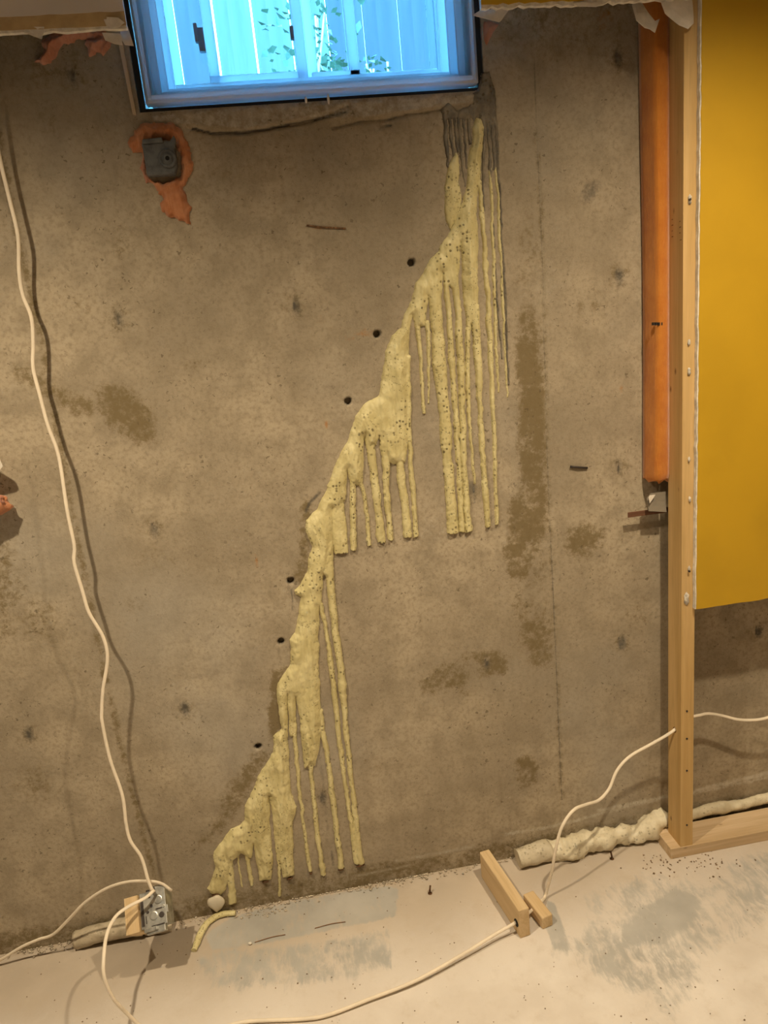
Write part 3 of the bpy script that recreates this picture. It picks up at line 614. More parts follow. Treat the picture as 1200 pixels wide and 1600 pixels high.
# grey old sealant at the window corner, with its own thin runs
seal = empty('crack_sealant', tuple(W(735, 200)), 'dark grey smeared sealant under the lower right window corner', 'sealant')
sspec = [dict(poly=W2([(734,146),(750,140),(756,116),(764,112),(774,140),(775,190),(768,205),(762,190),(754,196),(748,178),(740,190),(733,180)]), R=0.006, lump=0.010, flat=0.6),
         dict(poly=W2([(690,170),(698,160),(706,164),(714,174),(724,168),(734,166),(736,182),(726,186),(714,184),(702,186),(692,184)]), R=0.006, lump=0.006, flat=0.8)]
sr = [run([(694,175),(697,220),(700,262)],[6,5,4]), run([(702,180),(704,215),(708,246)],[4,4,3]), run([(709,180),(712,215),(714,238)],[5,4,3]), run([(716,180),(719,240),(727,292)],[4,3.5,2],False), run([(722,178),(726,220),(729,262)],[4,3,2],False), run([(730,178),(732,205),(734,226)],[6,5,3]),
      run([(762,180),(764,240),(769,330),(777,470),(784,560)],[5,4,3.5,3,2],False), run([(768,185),(770,225),(772,262)],[5,5,4],False), run([(774,190),(777,250),(783,330),(790,470),(794,600)],[5,4,3.5,3,2],False), run([(757,190),(755,240),(754,285),(757,330)],[5,4,3,2],False), run([(757,118),(771,150),(775,200)],[6,5,5],False), run([(766,130),(760,155),(752,182)],[4,5,4],False)]
res2 = relief(sspec+sr, 0.42, 0.64, 1.2, 2.12, 0.0018, seed=23)
for o in build_relief(res2, ['sealant_smear', 'sealant_lip']+['sealant_run']*len(sr), M_GREYSEAL, seal): o.matrix_parent_inverse = seal.matrix_basis.inverted()
# pale hardened resin glob and the foam string on the floor below the crack
q = W(338, 1412, -0.012); bm = bmesh.new(); bmesh.ops.create_icosphere(bm, subdivisions=3, radius=1)
for v in bm.verts:
    t_ = 1.0-0.62*max(0, -v.co.z)+0.15*max(0, v.co.z); v.co = Vector((q[0]+v.co.x*0.024*t_, -0.012+v.co.y*0.011, q[2]+v.co.z*0.026+0.002*math.sin(v.co.x*6)))
M_RESIN = mat_translucent('pale_resin', (0.76, 0.69, 0.55), 0.3, 0.25)
tag(obj_bm('resin_glob', bm, M_RESIN, smooth=True), 'pale translucent resin glob at the foot of the foam', 'resin')
pp = [F(368,1426,.008), F(350,1428,.008), F(334,1434,.008), F(320,1447,.008), F(312,1462,.008), F(303,1485,.006)]
P_ = catmull(pp, 0.004); rad = 0.8+0.5*fbm(np.arange(len(P_))*0.12, np.zeros(len(P_)), 1, 4)
tag(sweep('foam_string', P_, 0.009, 0.006, M_FOAM, None, (0,0,1), 12, True, rad, 0.5, 3), 'curled yellow foam string lying on the floor below the crack', 'foam')

# ================================================================== FOAM BEADS ALONG THE WALL BASE
def bead(name, pts, a, b, mat, label, seed, lump=0.4, var=0.5):
    P_ = catmull(pts, 0.006); n = len(P_); rad = (1-var/2)+var*fbm(np.arange(n)*0.09, np.zeros(n), 1.0, seed, 3)
    t_ = empty(name, tuple(P_[0]*[1,1,0]), label, 'foam')
    o = sweep('foam_bead_body', P_, a, b, mat, t_, (0,0,1), 20, True, rad, lump, seed); o.matrix_parent_inverse = t_.matrix_basis.inverted()
    return t_
def B(px, py, z=0.02): return F(px, py, z)*np.array([1,1,0])+np.array([0,0,z])
bead('foam_bead', [(0.50,-0.036,0.024),(0.56,-0.032,0.028),(0.60,-0.028,0.030)], 0.030, 0.028, M_FOAM4, 'dusty cut foam bead end at the wall base beside the wood blocks', 2, 0.3, 0.3)
bead('foam_bead', [(0.585,-0.030,0.026),(0.64,-0.034,0.022),(0.70,-0.030,0.030),(0.78,-0.030,0.030),(0.86,-0.026,0.027),(0.92,-0.022,0.036),(0.97,-0.014,0.048)], 0.031, 0.028, M_FOAM2, 'lumpy cream foam bead along the wall base left of the stud', 9, 0.8, 0.5)
bead('foam_bead', [(0.96,-0.016,0.046),(1.04,-0.016,0.044),(1.12,-0.014,0.05),(1.2,-0.014,0.045),(1.3,-0.014,0.05),(1.45,-0.014,0.046),(1.7,-0.014,0.048)], 0.015, 0.018, M_FOAM2, 'thin cream foam bead behind the bottom plate right of the stud', 14, 0.3, 0.5)
bead('foam_bead', [(-0.745,-0.022,0.020),(-0.70,-0.026,0.030),(-0.65,-0.026,0.034),(-0.60,-0.026,0.034),(-0.565,-0.024,0.030)], 0.026, 0.026, M_FOAM3, 'grey dusty foam lump at the wall base behind the metal box', 21, 0.2, 0.25)
bead('foam_bead', [(-0.56,-0.022,0.022),(-0.53,-0.022,0.020),(-0.49,-0.020,0.012)], 0.022, 0.020, M_FOAM3, 'short brownish foam scrap beneath the wooden block of the metal box', 25, 0.4, 0.4)

# ================================================================== STUD, PLATE, DRYWALL
SX0, SX1, SY0, SY1 = 0.956, 0.993, -0.121, -0.054
stud = empty('wall_stud', (0.974, -0.087, 0.034), 'upright pine wall stud with a cable hole and drywall remains', 'stud')
def sch(o, p=None): p = p or stud; o.parent = p; o.matrix_parent_inverse = p.matrix_basis.inverted(); return o
HZ, HY = 0.392, -0.088
def stud_mesh():
    """box with a real hole through it along x"""
    bm = bmesh.new(); n = 16; R = 0.0085; z0, z1 = 0.034, 2.60
    sides = []
    for x in (SX0, SX1):
        hv = [bm.verts.new((x, HY+R*math.cos(2*math.pi*k/n), HZ+R*math.sin(2*math.pi*k/n))) for k in range(n)]
        sq = []
        for k in range(n):
            a = 2*math.pi*k/n; c, s = math.cos(a), math.sin(a); m = max(abs(c), abs(s)); e = 0.02
            sq.append(bm.verts.new((x, HY+e*c/m, HZ+e*s/m)))
        sides.append((hv, sq))
    for (hv, sq), fl in zip(sides, (0, 1)):
        for k in range(n):
            f = (hv[k], hv[(k+1)%n], sq[(k+1)%n], sq[k]); bm.faces.new(f if fl else f[::-1])
    for k in range(n):
        bm.faces.new((sides[0][0][k], sides[0][0][(k+1)%n], sides[1][0][(k+1)%n], sides[1][0][k]))
    for x in (SX0, SX1):
        ya, yb, za, zc = HY-0.02, HY+0.02, HZ-0.02, HZ+0.02
        for (a0,a1,c0,c1) in ((SY0,SY1,z0,za),(SY0,SY1,zc,z1),(SY0,ya,za,zc),(yb,SY1,za,zc)):
            bm.faces.new([bm.verts.new(v) for v in ((x,a0,c0),(x,a1,c0),(x,a1,c1),(x,a0,c1))])
    for y in (SY0, SY1): bm.faces.new([bm.verts.new(v) for v in ((SX0,y,z0),(SX1,y,z0),(SX1,y,z1),(SX0,y,z1))])
    for z in (z0, z1): bm.faces.new([bm.verts.new(v) for v in ((SX0,SY0,z),(SX1,SY0,z),(SX1,SY1,z),(SX0,SY1,z))])
    bmesh.ops.remove_doubles(bm, verts=bm.verts, dist=1e-5); bmesh.ops.recalc_face_normals(bm, faces=bm.faces); return bm
sch(obj_bm('stud_body', stud_mesh(), M_STUD))
def blob(name, c, r, mat, parent, seed=0, sub=2):
    bm = bmesh.new(); bmesh.ops.create_icosphere(bm, subdivisions=sub, radius=1); rr = random.Random(seed)
    ph = [rr.uniform(0, 6.28) for _ in range(6)]
    for v in bm.verts:
        n_ = 1+0.22*math.sin(v.co.x*4+ph[0])*math.sin(v.co.z*5+ph[1])+0.14*math.sin(v.co.y*7+ph[2]+v.co.x*5)
        v.co = Vector((c[0]+v.co.x*r[0]*n_, c[1]+v.co.y*r[1]*n_, c[2]+v.co.z*r[2]*n_))
    o = obj_bm(name, bm, mat, None, True); o.parent = parent
    if parent: o.matrix_parent_inverse = parent.matrix_basis.inverted()
    return o
for i, (px, py, r) in enumerate([(1072,935,0.013),(1076,888,0.006),(1077,780,0.006),(1076,718,0.005),(1076,580,0.007),(1076,535,0.006),(1077,312,0.008)]):
    q = W(px, py, SY0); blob('plaster_dab', (q[0], SY0-0.002, q[2]), (r*0.55, 0.0035, r*1.3), M_DAB, stud, i)
for px, py in ((1074,1290),(1074,1155),(1074,1112),(1074,1205),(1076,892),(1077,312)):
    q = W(px, py, SY0-0.003); bm = bmesh.new(); lathe(bm, [(0.0028,0),(0.0028,0.004),(0.0015,0.0045)], 10, Matrix.Translation((q[0], SY0+0.0025-(0.006 if py in (892,312) else 0), q[2]))@Matrix.Rotation(math.radians(90), 4, 'X'))
    sch(obj_bm('nail_head', bm, M_DARKST))
for i, (px, py, l) in enumerate([(1050,343,.008),(1050,352,.010),(1050,361,.007),(1050,370,.010),(1062,346,.008),(1062,355,.01),(1062,364,.009),(1063,375,.007)]):   # faded grade stamp
    r_ = ray(px, py); t_ = (SX0-0.0004)/r_[0]; q = CPOS+r_*t_
    sch(box('grade_stamp', SX0-0.0004, SX0+0.001, q[1]-0.003-0.002*(i%2), q[1]+0.002, q[2]-l*0.08, q[2]+l*0.08, M_RUST))
plate = empty('bottom_plate', (1.4, -0.078, 0), 'pine bottom plate lying on the floor under the stud', 'lumber')
sch(box('plate_body', 0.926, 2.4, -0.123, -0.032, 0.0, 0.034, M_PLATE, None, 0.0015), plate)
DX0, DZ0, DY0, DY1 = 0.985, 0.766, -0.1345, -0.122
def jag(p, q, n, amp, seed):                # ragged line from p to q
    rr = random.Random(seed); out = []
    for i in range(n+1):
        t_ = i/n; a = 0 if i in (0, n) else rr.uniform(-amp, amp)
        dx, dz = q[0]-p[0], q[1]-p[1]; L = math.hypot(dx, dz); out.append((p[0]+dx*t_-dz/L*a, p[1]+dz*t_+dx/L*a))
    return out
dry = empty('drywall_sheet', (1.5, -0.128, DZ0), 'mustard yellow painted drywall sheet right of the stud', 'drywall')
edge = jag((DX0, 2.6), (DX0, DZ0), 120, 0.0010, 1)
sch(prism('gypsum_core', [(x+0.0015, z) for x, z in edge]+[(2.45, DZ0-0.003), (2.45, 2.6)], DY0+0.0012, DY1, M_GYPS), dry)
sch(prism('painted_face', [(x+0.0045, z) for x, z in edge]+jag((DX0+0.01, DZ0-0.0005), (2.45, DZ0-0.004), 60, 0.0012, 3)+[(2.45, 2.6)], DY0-0.0002, DY0+0.0011, M_YELLOW), dry)
# upper remains of the drywall
def zat(px, py): return W(px, py, DY0)[2]
def xat(px, py): return W(px, py, DY0)[0]
zl0, zl1 = zat(0,45), zat(195,44); ztan0, ztan1 = zat(0,23), zat(195,17)
upl = empty('drywall_remnant', (-0.6, -0.128, zl0), 'white painted drywall strip with bare tan edge left of the window', 'drywall')
xl = xat(196,30)
sch(prism('gypsum_core', jag((-2.3, zl0), (xl, zl1), 90, 0.002, 5)+[(xl, 2.6), (-2.3, 2.6)], DY0+0.0015, DY1, M_GYPS), upl)
sch(prism('bare_paper', jag((-2.3, zl0+0.005), (xl, zl1+0.005), 90, 0.0012, 6)+[(xl, ztan1+0.004), (-2.3, ztan0+0.004)], DY0+0.0006, DY0+0.0016, M_TAN), upl)
sch(prism('painted_face', jag((-2.3, ztan0), (xl, ztan1), 90, 0.001, 7)+[(xl, 2.6), (-2.3, 2.6)], DY0-0.0005, DY0+0.0012, M_WHITEP), upl)
zr0, zr1 = zat(757,12), zat(1000,2); xr0, xr1 = xat(752,8), xat(1083,10)
upr = empty('drywall_remnant', (0.7, -0.128, zr1), 'ragged yellow drywall strip above the concrete right of the window', 'drywall')
sch(prism('gypsum_core', jag((xr0, zr0), (xr1, zr1), 40, 0.003, 8)+[(xr1, 2.6), (xr0, 2.6)], DY0+0.0012, DY1, M_GYPS), upr)
sch(prism('painted_face', jag((xr0, zr0+0.006), (xr1, zr1+0.006), 40, 0.002, 9)+[(xr1, 2.6), (xr0, 2.6)], DY0-0.0002, DY0+0.0011, M_YELLOW), upr)
def sheet(name, pix, y, mat, parent=None, thick=0.0012, curl=0.012, seed=0):
    """torn sheet: outline unprojected at depth y, subdivided and curled"""
    pts = [(W(*p, y)[0], W(*p, y)[2]) for p in pix]; bm = bmesh.new()
    f = bm.faces.new([bm.verts.new((a, 0, b)) for a, b in pts]); bmesh.ops.triangulate(bm, faces=[f])
    bmesh.ops.subdivide_edges(bm, edges=bm.edges[:], cuts=3, use_grid_fill=True)
    zt = max(p[1] for p in pts); rr = random.Random(seed); a, b = rr.uniform(20, 60), rr.uniform(20, 60)
    for v in bm.verts: v.co.y = y-curl*((zt-v.co.z)/0.05)**1.5*0.4-0.003*math.sin(v.co.x*a+v.co.z*b)
    o = obj_bm(name, bm, mat, None, False); m = o.modifiers.new('solidify', 'SOLIDIFY'); m.thickness = thick
    if parent: sch(o, parent)
    return o
sheet('paper_flap', [(0,42),(70,43),(62,50),(66,62),(50,56),(30,48),(0,47)], DY0+0.004, M_PAPER, upl, seed=1)
sheet('paper_flap', [(160,25),(185,28),(195,36),(185,42),(166,40)], DY0-0.002, M_PAPER, upl, curl=0, seed=2)
sheet('paper_flap', [(160,52),(190,54),(192,72),(180,70),(165,64)], DY0+0.02, M_PAPER, upl, seed=3)
sheet('paper_flap', [(188,48),(200,42),(210,74),(196,72),(190,62)], DY0+0.03, M_PAPER, upl, seed=4)
sheet('paper_flap', [(738,24),(762,8),(796,14),(790,22),(780,35),(755,28)], DY0+0.02, M_PAPER, upr, seed=5)
sheet('paper_flap', [(895,6),(920,2),(945,6),(930,12),(905,11)], DY0, M_PAPER, upr, seed=6, curl=0.004)
sheet('paper_flap', [(985,0),(1003,4),(1012,20),(1022,34),(1030,30),(1020,54),(1012,48),(1004,46),(992,34),(996,26)], DY0+0.035, M_PAPER, upr, seed=7)
sheet('paper_flap', [(1030,0),(1082,0),(1082,38),(1074,46),(1060,40),(1046,28),(1038,22),(1034,12)], DY0+0.006, M_PAPER, upr, seed=8, curl=0.002)
# ---- orange insulation batt beside the stud
bx0 = W(1000,300,-0.02)[0]; zt_, zb_ = 2.30, W(1015,755,-0.06)[2]
batt = empty('insulation_batt', (0.93, -0.05, zb_), 'orange insulation batt strip hanging left of the stud', 'insulation')
prof = [(0.912,-0.006),(0.9125,-0.02),(0.915,-0.036),(0.919,-0.052),(0.9225,-0.064),(0.928,-0.066),(0.937,-0.066),(0.946,-0.064),(0.9555,-0.060),(0.9555,-0.006)]
zz = np.arange(zb_, zt_, 0.008); nP = len(prof); co = []
for i, z in enumerate(zz):
    for j, (a, b) in enumerate(prof):
        w_ = 0.0022*(vnoise(z, j*0.7, 14, 3)-0.5)*(0 if j in (0, nP-1) else 1); rd = 0.005*sstep(zb_+0.02-z, 0, 0.02)*(1 if 0 < j < nP-1 else 0)
        co.append((a+w_+0.004*math.sin(z*5)*(1 if j < 7 else 0)*0.6, min(b+w_+rd, -0.004), z+(0.006*math.sin(j*2.1) if i == 0 else 0)))
q = [(i*nP+j, i*nP+(j+1)%nP, (i+1)*nP+(j+1)%nP, (i+1)*nP+j) for i in range(len(zz)-1) for j in range(nP)]
o = sch(mesh_np('batt_body', co, q, M_BATT), batt)
bm = bmesh.new(); bm.from_mesh(o.data); bm.verts.ensure_lookup_table(); bm.faces.new([bm.verts[j] for j in range(nP)]); bmesh.ops.recalc_face_normals(bm, faces=bm.faces); bm.to_mesh(o.data); bm.free()
for k in range(4):
    q = W(1022+k*4, 506, -0.066); sch(box('print_mark', q[0]-0.0022, q[0]+0.0020, -0.0670+0.0003*k, -0.058, q[2]-0.0035, q[2]+0.0035, M_DARKST), batt)
tag(sheet('plastic_scrap', [(1010,772),(1040,768),(1041,800),(1012,798)], -0.045, M_PLASTIC, seed=11, curl=0.006), 'crumpled clear plastic scrap below the insulation batt', 'plastic')
tag(sheet('plastic_corner', [(1012,774),(1024,773),(1014,786)], -0.052, M_PAPER, seed=12, curl=0.002), 'small white plastic corner just above the brown strip', 'plastic')
p0, p1_ = W(981,803,-0.03), W(1043,796,-0.03)
strip = box('wood_strip', -0.062, 0.075, -0.002, 0.002, -0.007, 0.007, M_DARKWOOD, None, 0.0008)
strip.matrix_world = Matrix.Translation(((p0[0]+0.062), -0.030, (p0[2]+p1_[2])/2-0.002))@Matrix.Rotation(math.radians(0.0), 4, 'Y'); strip.location.x = p0[0]+0.062
tag(strip, 'short dark brown strip sticking out from behind the stud', 'strip')
# ---- left edge: insulation and plastic of the neighbouring bay peeking in
lx, lz = W(0,790,-0.05)[0], W(0,790,-0.05)[2]
wad = empty('insulation_tuft', (lx, -0.04, lz), 'orange insulation tuft poking in at the left picture edge', 'insulation')
blob('tuft_body', (lx-0.035, -0.035, lz), (0.05, 0.03, 0.028), M_ORANGE, wad, 31, 3); blob('tuft_tip', (lx-0.008, -0.045, lz+0.012), (0.016, 0.012, 0.014), M_PINK, wad, 32, 3)
tag(sheet('plastic_scrap', [(-40,690),(0,716),(5,728),(0,734),(-40,745)], -0.05, M_PAPER, seed=13, curl=0.003), 'white plastic scrap at the left picture edge above the orange tuft', 'plastic')

# ================================================================== INSULATION WADS, PIPE PLATE
def wadding(name, polys, label, mat, seed, lump=0.02, R=0.016, warp=0.005, parent_mats=None):
    t_ = empty(name, tuple(W(*polys[0][0])), label, 'insulation')
    ps = [W2(p) for p in polys]; A = np.vstack(ps)
    r_ = relief([dict(poly=p, R=R, lump=lump, flat=0.7) for p in ps], A[:,0].min()-0.02, A[:,0].max()+0.02, A[:,1].min()-0.02, A[:,1].max()+0.02, 0.0025, warp, seed, 0.006)
    for o in build_relief(r_, ['tuft']*len(ps), mat, t_, mats=parent_mats): o.matrix_parent_inverse = t_.matrix_basis.inverted()
    return t_
wadding('insulation_wad', [[(206,205),(225,192),(270,192),(287,205),(297,235),(298,270),(290,290),(280,282),(282,250),(276,225),(262,218),(232,222),(224,240),(205,238),(200,222)], [(232,275),(252,284),(280,276),(288,290),(275,300),(262,312),(250,300)], [(258,300),(285,285),(292,305),(298,330),(300,346),(280,342),(262,335),(252,318)], [(222,235),(230,270),(236,283),(228,280),(220,255)]],
        'orange insulation wad stuffed around the grey plate below the window', M_ORANGE, 3, 0.016, 0.012, 0.006, [M_ORANGE, M_ORANGE, M_ORANGE, M_PINK])
wadding('insulation_wad', [[(62,62),(90,50),(140,46),(165,50),(158,62),(120,66),(100,72),(88,90),(72,102),(58,98),(70,80)], [(134,66),(160,54),(172,64),(160,90),(150,82),(138,88)]], 'pink insulation wad under the drywall strip at the upper left', M_PINK, 8, 0.02, 0.014, 0.006)
wadding('insulation_wad', [[(756,33),(780,36),(770,52),(760,70),(755,60)]], 'small pink insulation scrap right of the window corner', M_PINK, 12, 0.008, 0.006, 0.003)
plate_ = empty('vent_cover', tuple(W(250,250)), 'dark grey plate with a round port set in insulation', 'plate')
pc = W2([(224,226),(274,224),(279,262),(276,276),(233,279)])
sch(prism('plate_body', pc, -0.026, -0.004, M_GREYPL, bevel=0.003), plate_)
q = W(262,248,-0.026); T = Matrix.Translation((q[0], -0.026, q[2]))@Matrix.Rotation(math.radians(90), 4, 'X')
bm = bmesh.new(); lathe(bm, [(0.019,0),(0.019,0.003),(0.015,0.004),(0.013,0.002),(0.011,0.002),(0.010,0.005),(0.006,0.0055)], 24, T); sch(obj_bm('round_port', bm, M_GREYPL, smooth=True), plate_)
bm = bmesh.new(); lathe(bm, [(0.0045,0.0054),(0.0045,0.0058)], 12, T); sch(obj_bm('port_hole_disc', bm, M_BLACK), plate_)
sch(prism('bracket_tab', W2([(268,226),(274,217),(277,222),(276,236)]), -0.03, -0.022, M_GREYPL, bevel=0.001), plate_)
sch(prism('plate_rim', W2([(226,223),(256,220),(258,227),(226,230)]), -0.032, -0.024, M_GREYPL, bevel=0.002), plate_)

# ================================================================== METAL BOX HANGING ON ITS CABLE
Pb = np.array([-0.505, -0.165, 0.185])
vv = CPOS-Pb; vv /= np.linalg.norm(vv)
n_ = np.array([-0.12, -0.70, 0.70]); n_ /= np.linalg.norm(n_); u_ = np.array([-0.10, 0.55, 0.80]); u_ -= n_*(u_@n_); u_ /= np.linalg.norm(u_); r_ = np.cross(u_, n_)
ebox = bpy.data.objects.new('electrical_box', None); COL.objects.link(ebox); ebox.empty_display_size = 0.05
MB = Matrix.Identity(4)
for i in range(3): MB[i][0] = r_[i]; MB[i][1] = u_[i]; MB[i][2] = n_[i]; MB[i][3] = Pb[i]
ebox.matrix_world = MB
tag(ebox, 'galvanised metal electrical box with pine block hanging above the floor', 'electrical box')
# local axes: x right, y up along the face, z towards the viewer; the block's end grain is at x -0.045..-0.012
def lb_(name, a, mat, bevel=0): return box(name, *a, mat, ebox, bevel)
lb_('mounting_block', (-0.048, -0.014, -0.040, 0.044, -0.060, 0.022), M_BLOCK, 0.0015)
bm = bmesh.new(); t_ = 0.0016; bx = (-0.013, 0.052, -0.036, 0.046, -0.045, 0.010)
# open tray: back, four sides (its open side looks up and back)
add_box(bm, bx[0], bx[1], bx[2], bx[3], bx[5]-t_, bx[5]); add_box(bm, bx[0], bx[0]+t_, bx[2], bx[3], bx[4], bx[5]-t_); add_box(bm, bx[1]-t_, bx[1], bx[2], bx[3], bx[4], bx[5]-t_)
add_box(bm, bx[0]+t_, bx[1]-t_, bx[2], bx[2]+t_, bx[4], bx[5]-t_); add_box(bm, bx[0]+t_, bx[1]-t_, bx[3]-t_, bx[3], bx[4], bx[5]-t_)
shell = obj_bm('box_shell', bm, M_STEEL, ebox, bevel=0.0008)
def disc(name, x, y, z, r, hgt, mat, xf=None, n=16):
    bm = bmesh.new(); T_ = Matrix.Translation((x, y, z)) if xf is None else xf
    lathe(bm, [(r, 0), (r, hgt*0.7), (r*0.8, hgt)], n, T_); return obj_bm(name, bm, mat, shell)
disc('knockout', 0.034, 0.022, 0.0098, 0.0105, 0.0012, M_STEEL); disc('knockout', 0.020, -0.012, 0.0098, 0.0105, 0.0012, M_STEEL); disc('knockout', 0.040, -0.014, 0.0098, 0.007, 0.0012, M_DARKST)
for x, y in ((0.012,0.034),(0.006,0.0),(0.046,0.004),(0.016,0.012)): disc('screw', x, y, 0.0098, 0.0035, 0.003, M_DARKST if x < 0.02 else M_STEEL, n=10)
for (x0,x1,y0,y1) in ((-0.011,-0.004,-0.03,0.03),(0.0,0.002,-0.026,-0.008),(0.026,0.042,0.0,0.003)): box('clamp_slot', x0, x1, y0, y1, 0.0095, 0.0112, M_DARKST, shell)
bm = bmesh.new(); add_box(bm, 0.0, 0.048, -0.052, -0.036, -0.004, 0.014); add_box(bm, -0.004, 0.03, -0.046, -0.036, 0.008, 0.02); obj_bm('bottom_ear', bm, M_STEEL, ebox, bevel=0.002)
lb_('bottom_slot', (0.014, 0.046, -0.0365, -0.0335, 0.0102, 0.0145), M_DARKST)
lb_('side_ear', (0.050, 0.056, -0.012, 0.006, -0.004, 0.008), M_STEEL, 0.001)
lb_('top_ear', (0.016, 0.050, 0.044, 0.056, -0.010, 0.006), M_STEEL, 0.0015)
bm = bmesh.new(); lathe(bm, [(0.0045,0),(0.0045,0.004),(0.002,0.005)], 10, Matrix.Translation((0.006,0.047,0.0))@Matrix.Rotation(math.radians(-90),4,'X')); obj_bm('cable_clamp', bm, M_DARKST, ebox)

# ================================================================== CABLES
def cab(name, pts, label, a=0.0042, b=0.0028, up=(0,-1,0)):
    t_ = empty(name, tuple(np.asarray(pts[0])), label, 'cable', 'white electrical cables')
    P_ = catmull(pts, 0.008); o = sweep('cable_jacket', P_, a, b, M_CABLE, t_, up, 14, True); o.matrix_parent_inverse = t_.matrix_basis.inverted(); return t_
A_ = [(-30,60),(-15,170),(0,249),(15,312),(28,369),(30,425),(36,462),(49,496),(52,537),(52,575),(62,616),(75,665),(92,714),(105,798),(116,852),(116,879),(129,924),(139,957),(161,995),(168,1029),(161,1077),(159,1111),(160,1130),(172,1186),(191,1242),(197,1287),(204,1314),(221,1340),(232,1377),(239,1393)]
gA = np.interp([p[1] for p in A_], [60,250,450,700,1030,1200,1320,1393], [.06,.05,.045,.055,.078,.095,.12,.155])
cab('electrical_cable', [W(p[0], p[1], -g) for p, g in zip(A_, gA)], 'white cable hanging down the left of the wall into the metal box')
B_ = [(-40,1520),(0,1500),(33,1480),(60,1468),(83,1460),(107,1437),(133,1410),(167,1388),(200,1378),(233,1377),(253,1381),(268,1392)]
gB = [.035,.045,.05,.055,.06,.075,.09,.11,.125,.135,.135,.14]
cab('electrical_cable', [W(p[0], p[1], -g) for p, g in zip(B_, gB)], 'white cable arching from the left floor edge over the metal box')
C_ = [W(241,1391,-.155), W(227,1403,-.175), W(200,1417,-.20), W(180,1433,-.225), W(167,1460,-.27), W(162,1497,-.325), W(163,1527,-.35), W(177,1560,-.355), W(200,1585,-.345), F(222,1606,.03), F(260,1640,.010), F(310,1635,.008), F(345,1608,.008),
      F(370,1599,.008), F(400,1595,.008), F(475,1592,.008), F(515,1585,.008), F(575,1562,.010), F(650,1532,.014), F(725,1490,.020), F(775,1459,.028), F(803,1443,.036)]
endc = F(846,1408,.02)
C_ += [C_[-1]*0.45+endc*0.55+np.array([0,0,-0.004]), endc, F(852,1400,.012), W(858,1378,-.178), W(863,1358,-.182), W(868,1328,-.186), W(878,1292,-.180), W(896,1266,-.165), W(916,1257,-.142), W(936,1250,-.12), W(952,1232,-.10), W(964,1204,-.086), W(984,1182,-.074), W(1015,1164,-.074), W(1038,1151,-.080),
       np.array([0.956,-0.088,0.392]), np.array([0.976,-0.075,0.398]), np.array([0.995,-0.060,0.402]), W(1095,1117,-.052), W(1107,1115,-.052), W(1128,1118,-.055), W(1152,1124,-.06), W(1176,1125,-.066), W(1200,1121,-.072), W(1240,1105,-.08), W(1300,1090,-.08)]
cab('electrical_cable', C_, 'white cable looping over the floor, through the blocks and the stud hole', 0.0042, 0.0030, (0,-0.6,0.8))

# ================================================================== WOOD BLOCKS, NAILS, SPLINTERS, CRUMBS
def lumber_block(name, a, b, wd, ht, mat, label, hole=None, tilt=0):
    """block from floor point a (far) to b (near), width wd to the right, height ht"""
    a = Vector((*a[:2], 0)); b = Vector((*b[:2], 0)); d = (b-a); L = d.length; d.normalize(); rt = Vector((-d.y, d.x, 0))
    t_ = empty(name, tuple((a+b)/2), label, 'wood block'); T_ = Matrix((( rt.x, d.x, 0, a.x),(rt.y, d.y, 0, a.y),(0,0,1,0),(0,0,0,1)))
    bm = bmesh.new(); add_box(bm, 0, wd, 0, L, 0, ht)
    o = obj_bm('block_body', bm, mat, None, bevel=0.003); o.parent = t_; o.matrix_parent_inverse = t_.matrix_basis.inverted()
    o.matrix_basis = T_@Matrix.Rotation(tilt, 4, 'Y')
    return t_, T_
fb = F(813,1467); tb = F(749,1331,.086); fbL = np.array([fb[0], fb[1], 0]); tbL = np.array([tb[0], tb[1], 0])
blk, TB = lumber_block('wood_block', tbL, fbL, 0.030, 0.086, M_BLOCK, 'longer pine block standing on edge on the floor with a cable hole')
hp = C_[21]; bm = bmesh.new(); q = TB.inverted()@Vector(hp)
lathe(bm, [(0.010,-0.0012),(0.010,0.002)], 16, TB@Matrix.Translation((0.0, q.y-0.0, q.z))@Matrix.Rotation(math.radians(-90),4,'Y')); o = obj_bm('cable_hole_disc', bm, M_BLACK); sch(o, blk)
a2, b2 = F(817,1397,.036), F(847,1435,.036)
blk2, TB2 = lumber_block('wood_block', a2, b2, 0.032, 0.036, M_BLOCK, 'shorter pine block leaning beside the longer block')
def nail(px, py, hgt, label, lean=0.1):
    p = F(px, py); t_ = empty('floor_nail', (p[0], p[1], 0), label, 'nail')
    sweep('nail_shank', [(0,0,-0.002),(lean*0.002,0,hgt*0.5),(lean*0.02,0.002,hgt)], 0.0026, 0.0026, M_RUST, t_, (0,1,0), 8)
    bm = bmesh.new(); lathe(bm, [(0.006,0),(0.0065,0.001),(0.003,0.0018)], 10); obj_bm('nail_washer', bm, M_RUST, t_)
nail(672, 1396, 0.024, 'rusty nail standing in the floor left of the wood blocks', 0.15); nail(956, 1342, 0.022, 'rusty nail standing in the floor left of the bottom plate', -0.1)
for pa, pb, lab in (((398,1473),(446,1461),'thin brown splinter on the floor nearer the foam string'),((492,1451),(540,1441),'thin brown splinter on the floor further from the foam string')):
    a, b = F(*pa), F(*pb); m_ = (a+b)/2+np.array([0.004,0.003,0.002])
    tag(sweep('wood_splinter', [a+[0,0,.0015], m_, b+[0,0,.0015]], 0.0012, 0.0008, M_SPLINT, None, (0,0,1), 6), lab, 'splinter')
p = F(391,1476); tag(blob('plaster_chip', (p[0], p[1], 0.004), (0.005,0.004,0.004), M_GYPS, None, 44), 'tiny white chip at the end of the nearer splinter', 'chip')
q0, q1 = W(891,729,-.004), W(918,731,-.004)
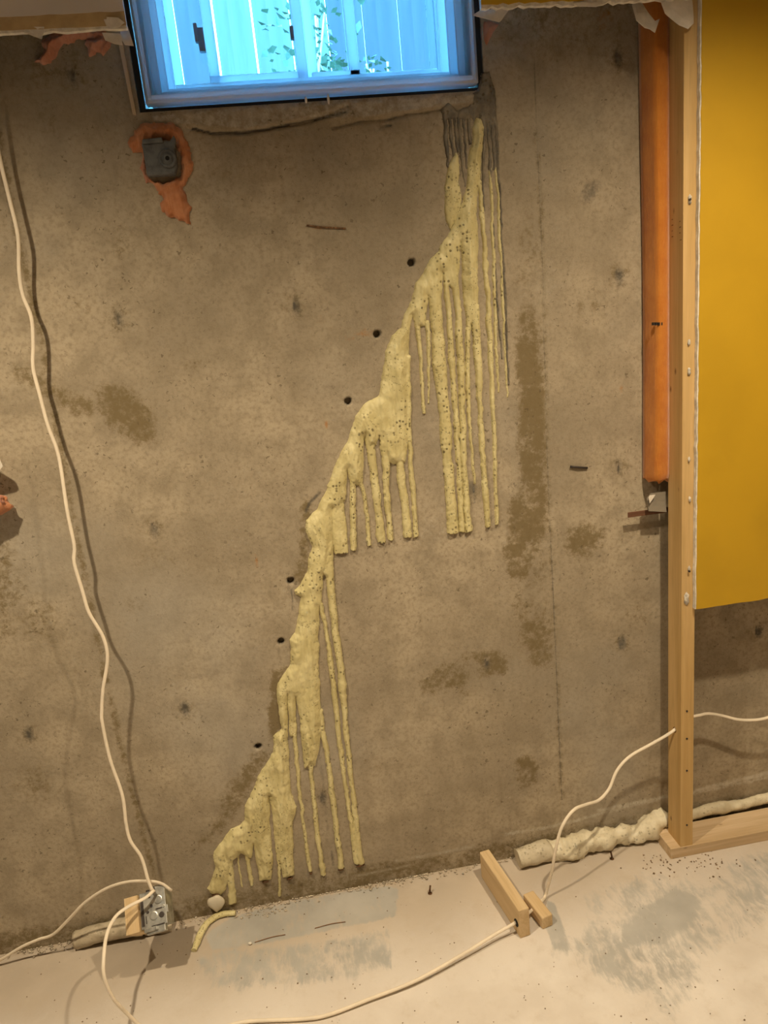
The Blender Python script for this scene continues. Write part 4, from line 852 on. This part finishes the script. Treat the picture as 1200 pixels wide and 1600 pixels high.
tag(sweep('wall_pin', [q0, (q0+q1)/2+np.array([0,-.002,0]), q1], 0.0028, 0.0022, M_DARKST, None, (0,-1,0), 8), 'dark metal pin lying flat against the concrete left of the stud', 'pin')
q0, q1 = W(479,352,-.002), W(540,357,-.002)
tag(sweep('rusty_wire', [q0, W(505,355,-.003), q1], 0.0020, 0.0012, simple('rust_brown', (0.20, 0.11, 0.055), 0.9, var=0.5, scale=200), None, (0,-1,0), 8), 'rusty wire end embedded in the concrete below the window', 'wire')
# crumbs along the joint of wall and floor
co = []; fa = []
def crumb(c, r):
    k = len(co); R_ = [random.uniform(.6,1.3)*r for _ in range(6)]
    for i, d in enumerate(((1,0,0),(-1,0,0),(0,1,0),(0,-1,0),(0,0,1),(0,0,-1))): co.append((c[0]+d[0]*R_[i], c[1]+d[1]*R_[i], c[2]+d[2]*R_[i]*0.7))
    for f in ((0,2,4),(2,1,4),(1,3,4),(3,0,4),(2,0,5),(1,2,5),(3,1,5),(0,3,5)): fa.append(tuple(k+i for i in f))
for i in range(900):
    x = random.uniform(-0.95, 0.52) if i < 700 else random.uniform(0.6, 0.95); dens = vnoise(np.array(x), np.array(0.3), 9, 4)
    if random.random() > dens*1.2: continue
    crumb((x, -abs(random.gauss(0, 0.012))-0.001, random.uniform(0, 0.004) if random.random() < .6 else abs(random.gauss(0, 0.012))*0.0+0.003), random.uniform(0.0012, 0.0045))
for px, py, n, s_ in ((415,1420,60,0.03),(640,1360,60,0.03),(530,1375,30,0.03),(480,1395,40,0.02)):
    c = F(px, py)
    for i in range(n): crumb((c[0]+random.gauss(0, s_), min(c[1]+random.gauss(0, s_*0.5), -0.003), 0.002), random.uniform(0.001, 0.004))
o = mesh_np('concrete_crumbs', co, fa, simple('crumb', (0.50, 0.43, 0.33), 0.95, var=0.35, scale=90), None, False)
tag(o, 'loose concrete crumbs along the joint of wall and floor', 'crumbs', kind='stuff')
co = []; fa = []
for i in range(90):
    c = F(random.gauss(1070, 45), random.gauss(1350, 10)); crumb((c[0], c[1], 0.002), random.uniform(0.001, 0.0035))
for i in range(160): 
    c = F(random.uniform(0,1200), random.uniform(1400,1600)); crumb((c[0], c[1], 0.0012), random.uniform(0.0008, 0.0022))
o = mesh_np('floor_debris', co, fa, simple('debris', (0.26, 0.18, 0.11), 0.95, var=0.4, scale=90), None, False)
tag(o, 'brown sawdust and debris flecks strewn over the floor', 'debris', kind='stuff')
